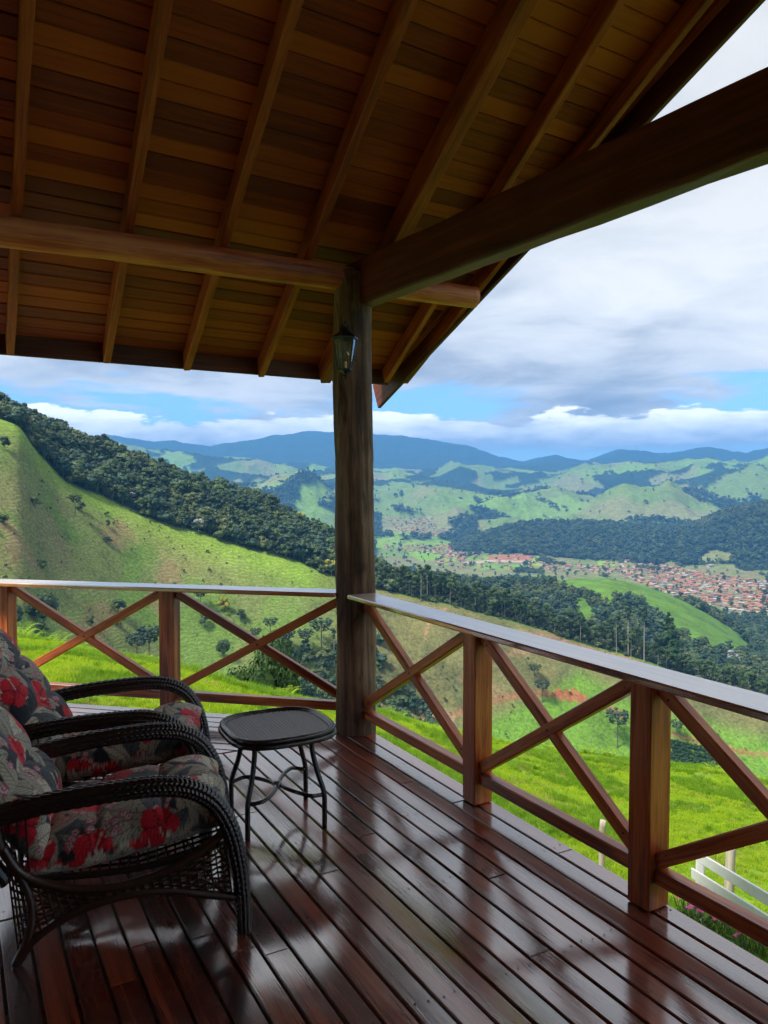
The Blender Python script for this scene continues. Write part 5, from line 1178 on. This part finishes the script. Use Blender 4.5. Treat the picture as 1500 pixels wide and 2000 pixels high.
    # back: frame hoop with woven panel
    hoop = spline([(-0.46, -0.29, 0.28), (-0.66, -0.30, 0.58), (-0.84, -0.27, 0.85), (-0.91, -0.12, 0.95), (-0.915, 0.12, 0.95), (-0.84, 0.27, 0.85), (-0.66, 0.30, 0.58), (-0.46, 0.29, 0.28)], 160); mb = MB(); mb.tube(hoop, 0.026, 14, True, rfun=plait(6, 60, 0.15)); p(mb, 'back_frame', Wm)
    mb = MB()
    for k in range(13):
        y = -0.26 + 0.0433 * k; mb.tube([(-0.47, y, 0.28), (-0.67, y, 0.58), (-0.86, y * 0.9, 0.88 - 0.5 * y * y)], 0.004, 5)
    for k in range(26):
        t = k / 25.0; x = -0.475 - 0.385 * t; z = 0.29 + 0.58 * t; mb.tube([(x, -0.285 + 0.03 * t * t, z), (x - 0.012, 0, z), (x, 0.285 - 0.03 * t * t, z)], 0.004, 5)
    o = p(mb, 'back_weave', Wm, False); o['kind'] = 'stuff'
    Ms = M @ Matrix.Translation((-0.01, 0, 0.355)) @ Matrix.Rotation(math.radians(-8), 4, 'Y'); cushion('seat_cushion', 0.40, 0.285, 0.105, 3, 2, seed, root, Ms)
    Mb = M @ Matrix.Translation((-0.575, 0, 0.615)) @ Matrix.Rotation(math.radians(50), 4, 'Y') @ Matrix.Rotation(math.radians(180), 4, 'Z'); cushion('back_cushion', 0.37, 0.285, 0.115, 3, 2, seed + 10, root, Mb)
    return root
make_chair((-0.946, 2.943, 0), math.radians(17), 'black wicker armchair with red hibiscus cushions, nearest the viewer at the left edge', 101)
make_chair((-1.234, 3.74, 0), math.radians(12), 'black wicker armchair with red hibiscus cushions, farther one beside the left railing', 202)

# ------------------------------------------------------------------ wicker side table
def make_table():
    feet = [onz(484, 1640, 0), onz(634, 1617, 0), onz(597, 1560, 0), onz(452, 1588, 0)]
    c = sum(feet, Vector()) / 4; zt = 0.455
    ct = onz(545, 1408, zt); root = empty('side_table', c, 0, 'small black wicker side table with grey woven top on curved legs', 'side table'); M = WORLD[root.name]; Wm = MATS['wicker']
    def p(mb, name, mat, sm=True, par=None): return mb.build(name, mat, par or root, M, sm)
    rot = math.radians(27); a_, b_ = 0.242, 0.233; EX = 3.2
    def rim(t, k=1.0):
        x = math.copysign(abs(math.cos(t)) ** (2 / EX), math.cos(t)) * a_ * k; y = math.copysign(abs(math.sin(t)) ** (2 / EX), math.sin(t)) * b_ * k
        return Vector((x * math.cos(rot) - y * math.sin(rot), x * math.sin(rot) + y * math.cos(rot), 0))
    n = 220; loop = lambda k, z: [rim(6.28318 * i / n, k) + UP * z for i in range(n + 1)]
    for k, z, r in ((1.0, zt, 0.0135), (1.025, zt - 0.021, 0.0135), (0.955, zt - 0.004, 0.010)):
        mb = MB(); mb.tube(loop(k, z), r, 10, False, rfun=rope(88, 0.25)); p(mb, 'rim', Wm)
    mb = MB(); nn = 90; V = []; fs_ = []                   # woven top: over-and-under strands
    g = np.linspace(-1, 1, nn * 2 + 1); idx = {}
    st = 0.0165
    for i, gx in enumerate(g):
        for j, gy in enumerate(g):
            x, y = gx * 0.24, gy * 0.24
            if (abs(x / (a_ * 0.94)) ** EX + abs(y / (b_ * 0.94)) ** EX) > 1: continue
            u, v = x / st, y / (st * 0.55); k = (math.floor(u) + math.floor(v)) % 2; fu, fv = u - math.floor(u), v - math.floor(v)
            h = 0.0042 * (math.sin(math.pi * fu) if k else -0.2) * (0.4 + 0.6 * math.sin(math.pi * fv)) - 0.002 * (abs(fv - 0.5) * 2) ** 4
            idx[i, j] = len(V); V.append((x * math.cos(rot) - y * math.sin(rot), x * math.sin(rot) + y * math.cos(rot), zt - 0.004 + h))
    for (i, j), q in idx.items():
        r_ = [idx.get((i + 1, j)), idx.get((i + 1, j + 1)), idx.get((i, j + 1))]
        if all(t is not None for t in r_): fs_.append((q, *r_))
    mb.add(V, fs_); p(mb, 'woven_top', MATS['wicker_top'])
    mb = MB(); m_ = [rim(6.28318 * i / 60, 0.985) for i in range(60)]; mb.add([v + UP * (zt - 0.012) for v in m_] + [v * 0.93 + UP * (zt - 0.036) for v in m_], [tuple(range(60)), tuple(range(60, 120))[::-1]] + [(i, 60 + i, 60 + (i + 1) % 60, (i + 1) % 60) for i in range(60)]); p(mb, 'top_base', Wm)
    fl = [f - c for f in feet]; hub = Vector((0.0, 0.0, 0.165))
    for k, f in enumerate(fl):
        d = f.normalized(); t = d * 0.185
        pts = spline([t + UP * (zt - 0.03), t * 1.0 + UP * 0.36, f * 0.86 + UP * 0.255, f * 0.985 + UP * 0.17, f * 1.0 + UP * 0.09, f + UP * 0.0], 60); mb = MB(); mb.tube(pts, 0.0125, 9, True, rfun=rope(30, 0.08)); p(mb, 'leg', Wm)
    for (i, j) in ((0, 3), (1, 2)):
        A, B = fl[i] * 0.97, fl[j] * 0.97; mid = (A + B) / 2
        pts = spline([A + UP * 0.155, A.lerp(hub, 0.45) * 1.02 + (A - mid) * 0.45 + UP * 0.165 - UP * hub.z * 0.45, Vector((0, 0, 0)) + mid.normalized() * 0.012 + UP * 0.168, B.lerp(hub, 0.45) * 1.02 + (B - mid) * 0.45 + UP * 0.165 - UP * hub.z * 0.45, B + UP * 0.155], 60)
        mb = MB(); mb.tube(pts, 0.010, 8, True, rfun=rope(26, 0.08)); p(mb, 'stretcher', Wm)
    mb = MB(); mb.tube([(-0.016, 0, 0.168), (0.016, 0, 0.168)], 0.019, 10); p(mb, 'binding', MATS['wicker_top'])
make_table()
# ------------------------------------------------------------------ air: one even, pale haze over the whole land
def haze():
    mb = MB(); z0, z1, R = float(Z.min()) - 2.0, float(Z.max()) + 15.0, 15200.0
    mb.box((0, 0, (z0 + z1) / 2), (R, 0, 0), (0, R, 0), (0, 0, (z1 - z0) / 2))
    m = bpy.data.materials.new('haze'); m.use_nodes = True; nt = m.node_tree; nt.nodes.clear()
    v = node(nt, 'ShaderNodeVolumePrincipled', {'Color': (0.14, 0.45, 1.0, 1), 'Density': 1.2e-4, 'Anisotropy': 0.0})
    o = node(nt, 'ShaderNodeOutputMaterial'); nt.links.new(v.outputs[0], o.inputs['Volume'])
    tag(mb.build('haze', m), 'thin blue haze over the valley and mountains', None, None, 'stuff')
haze()
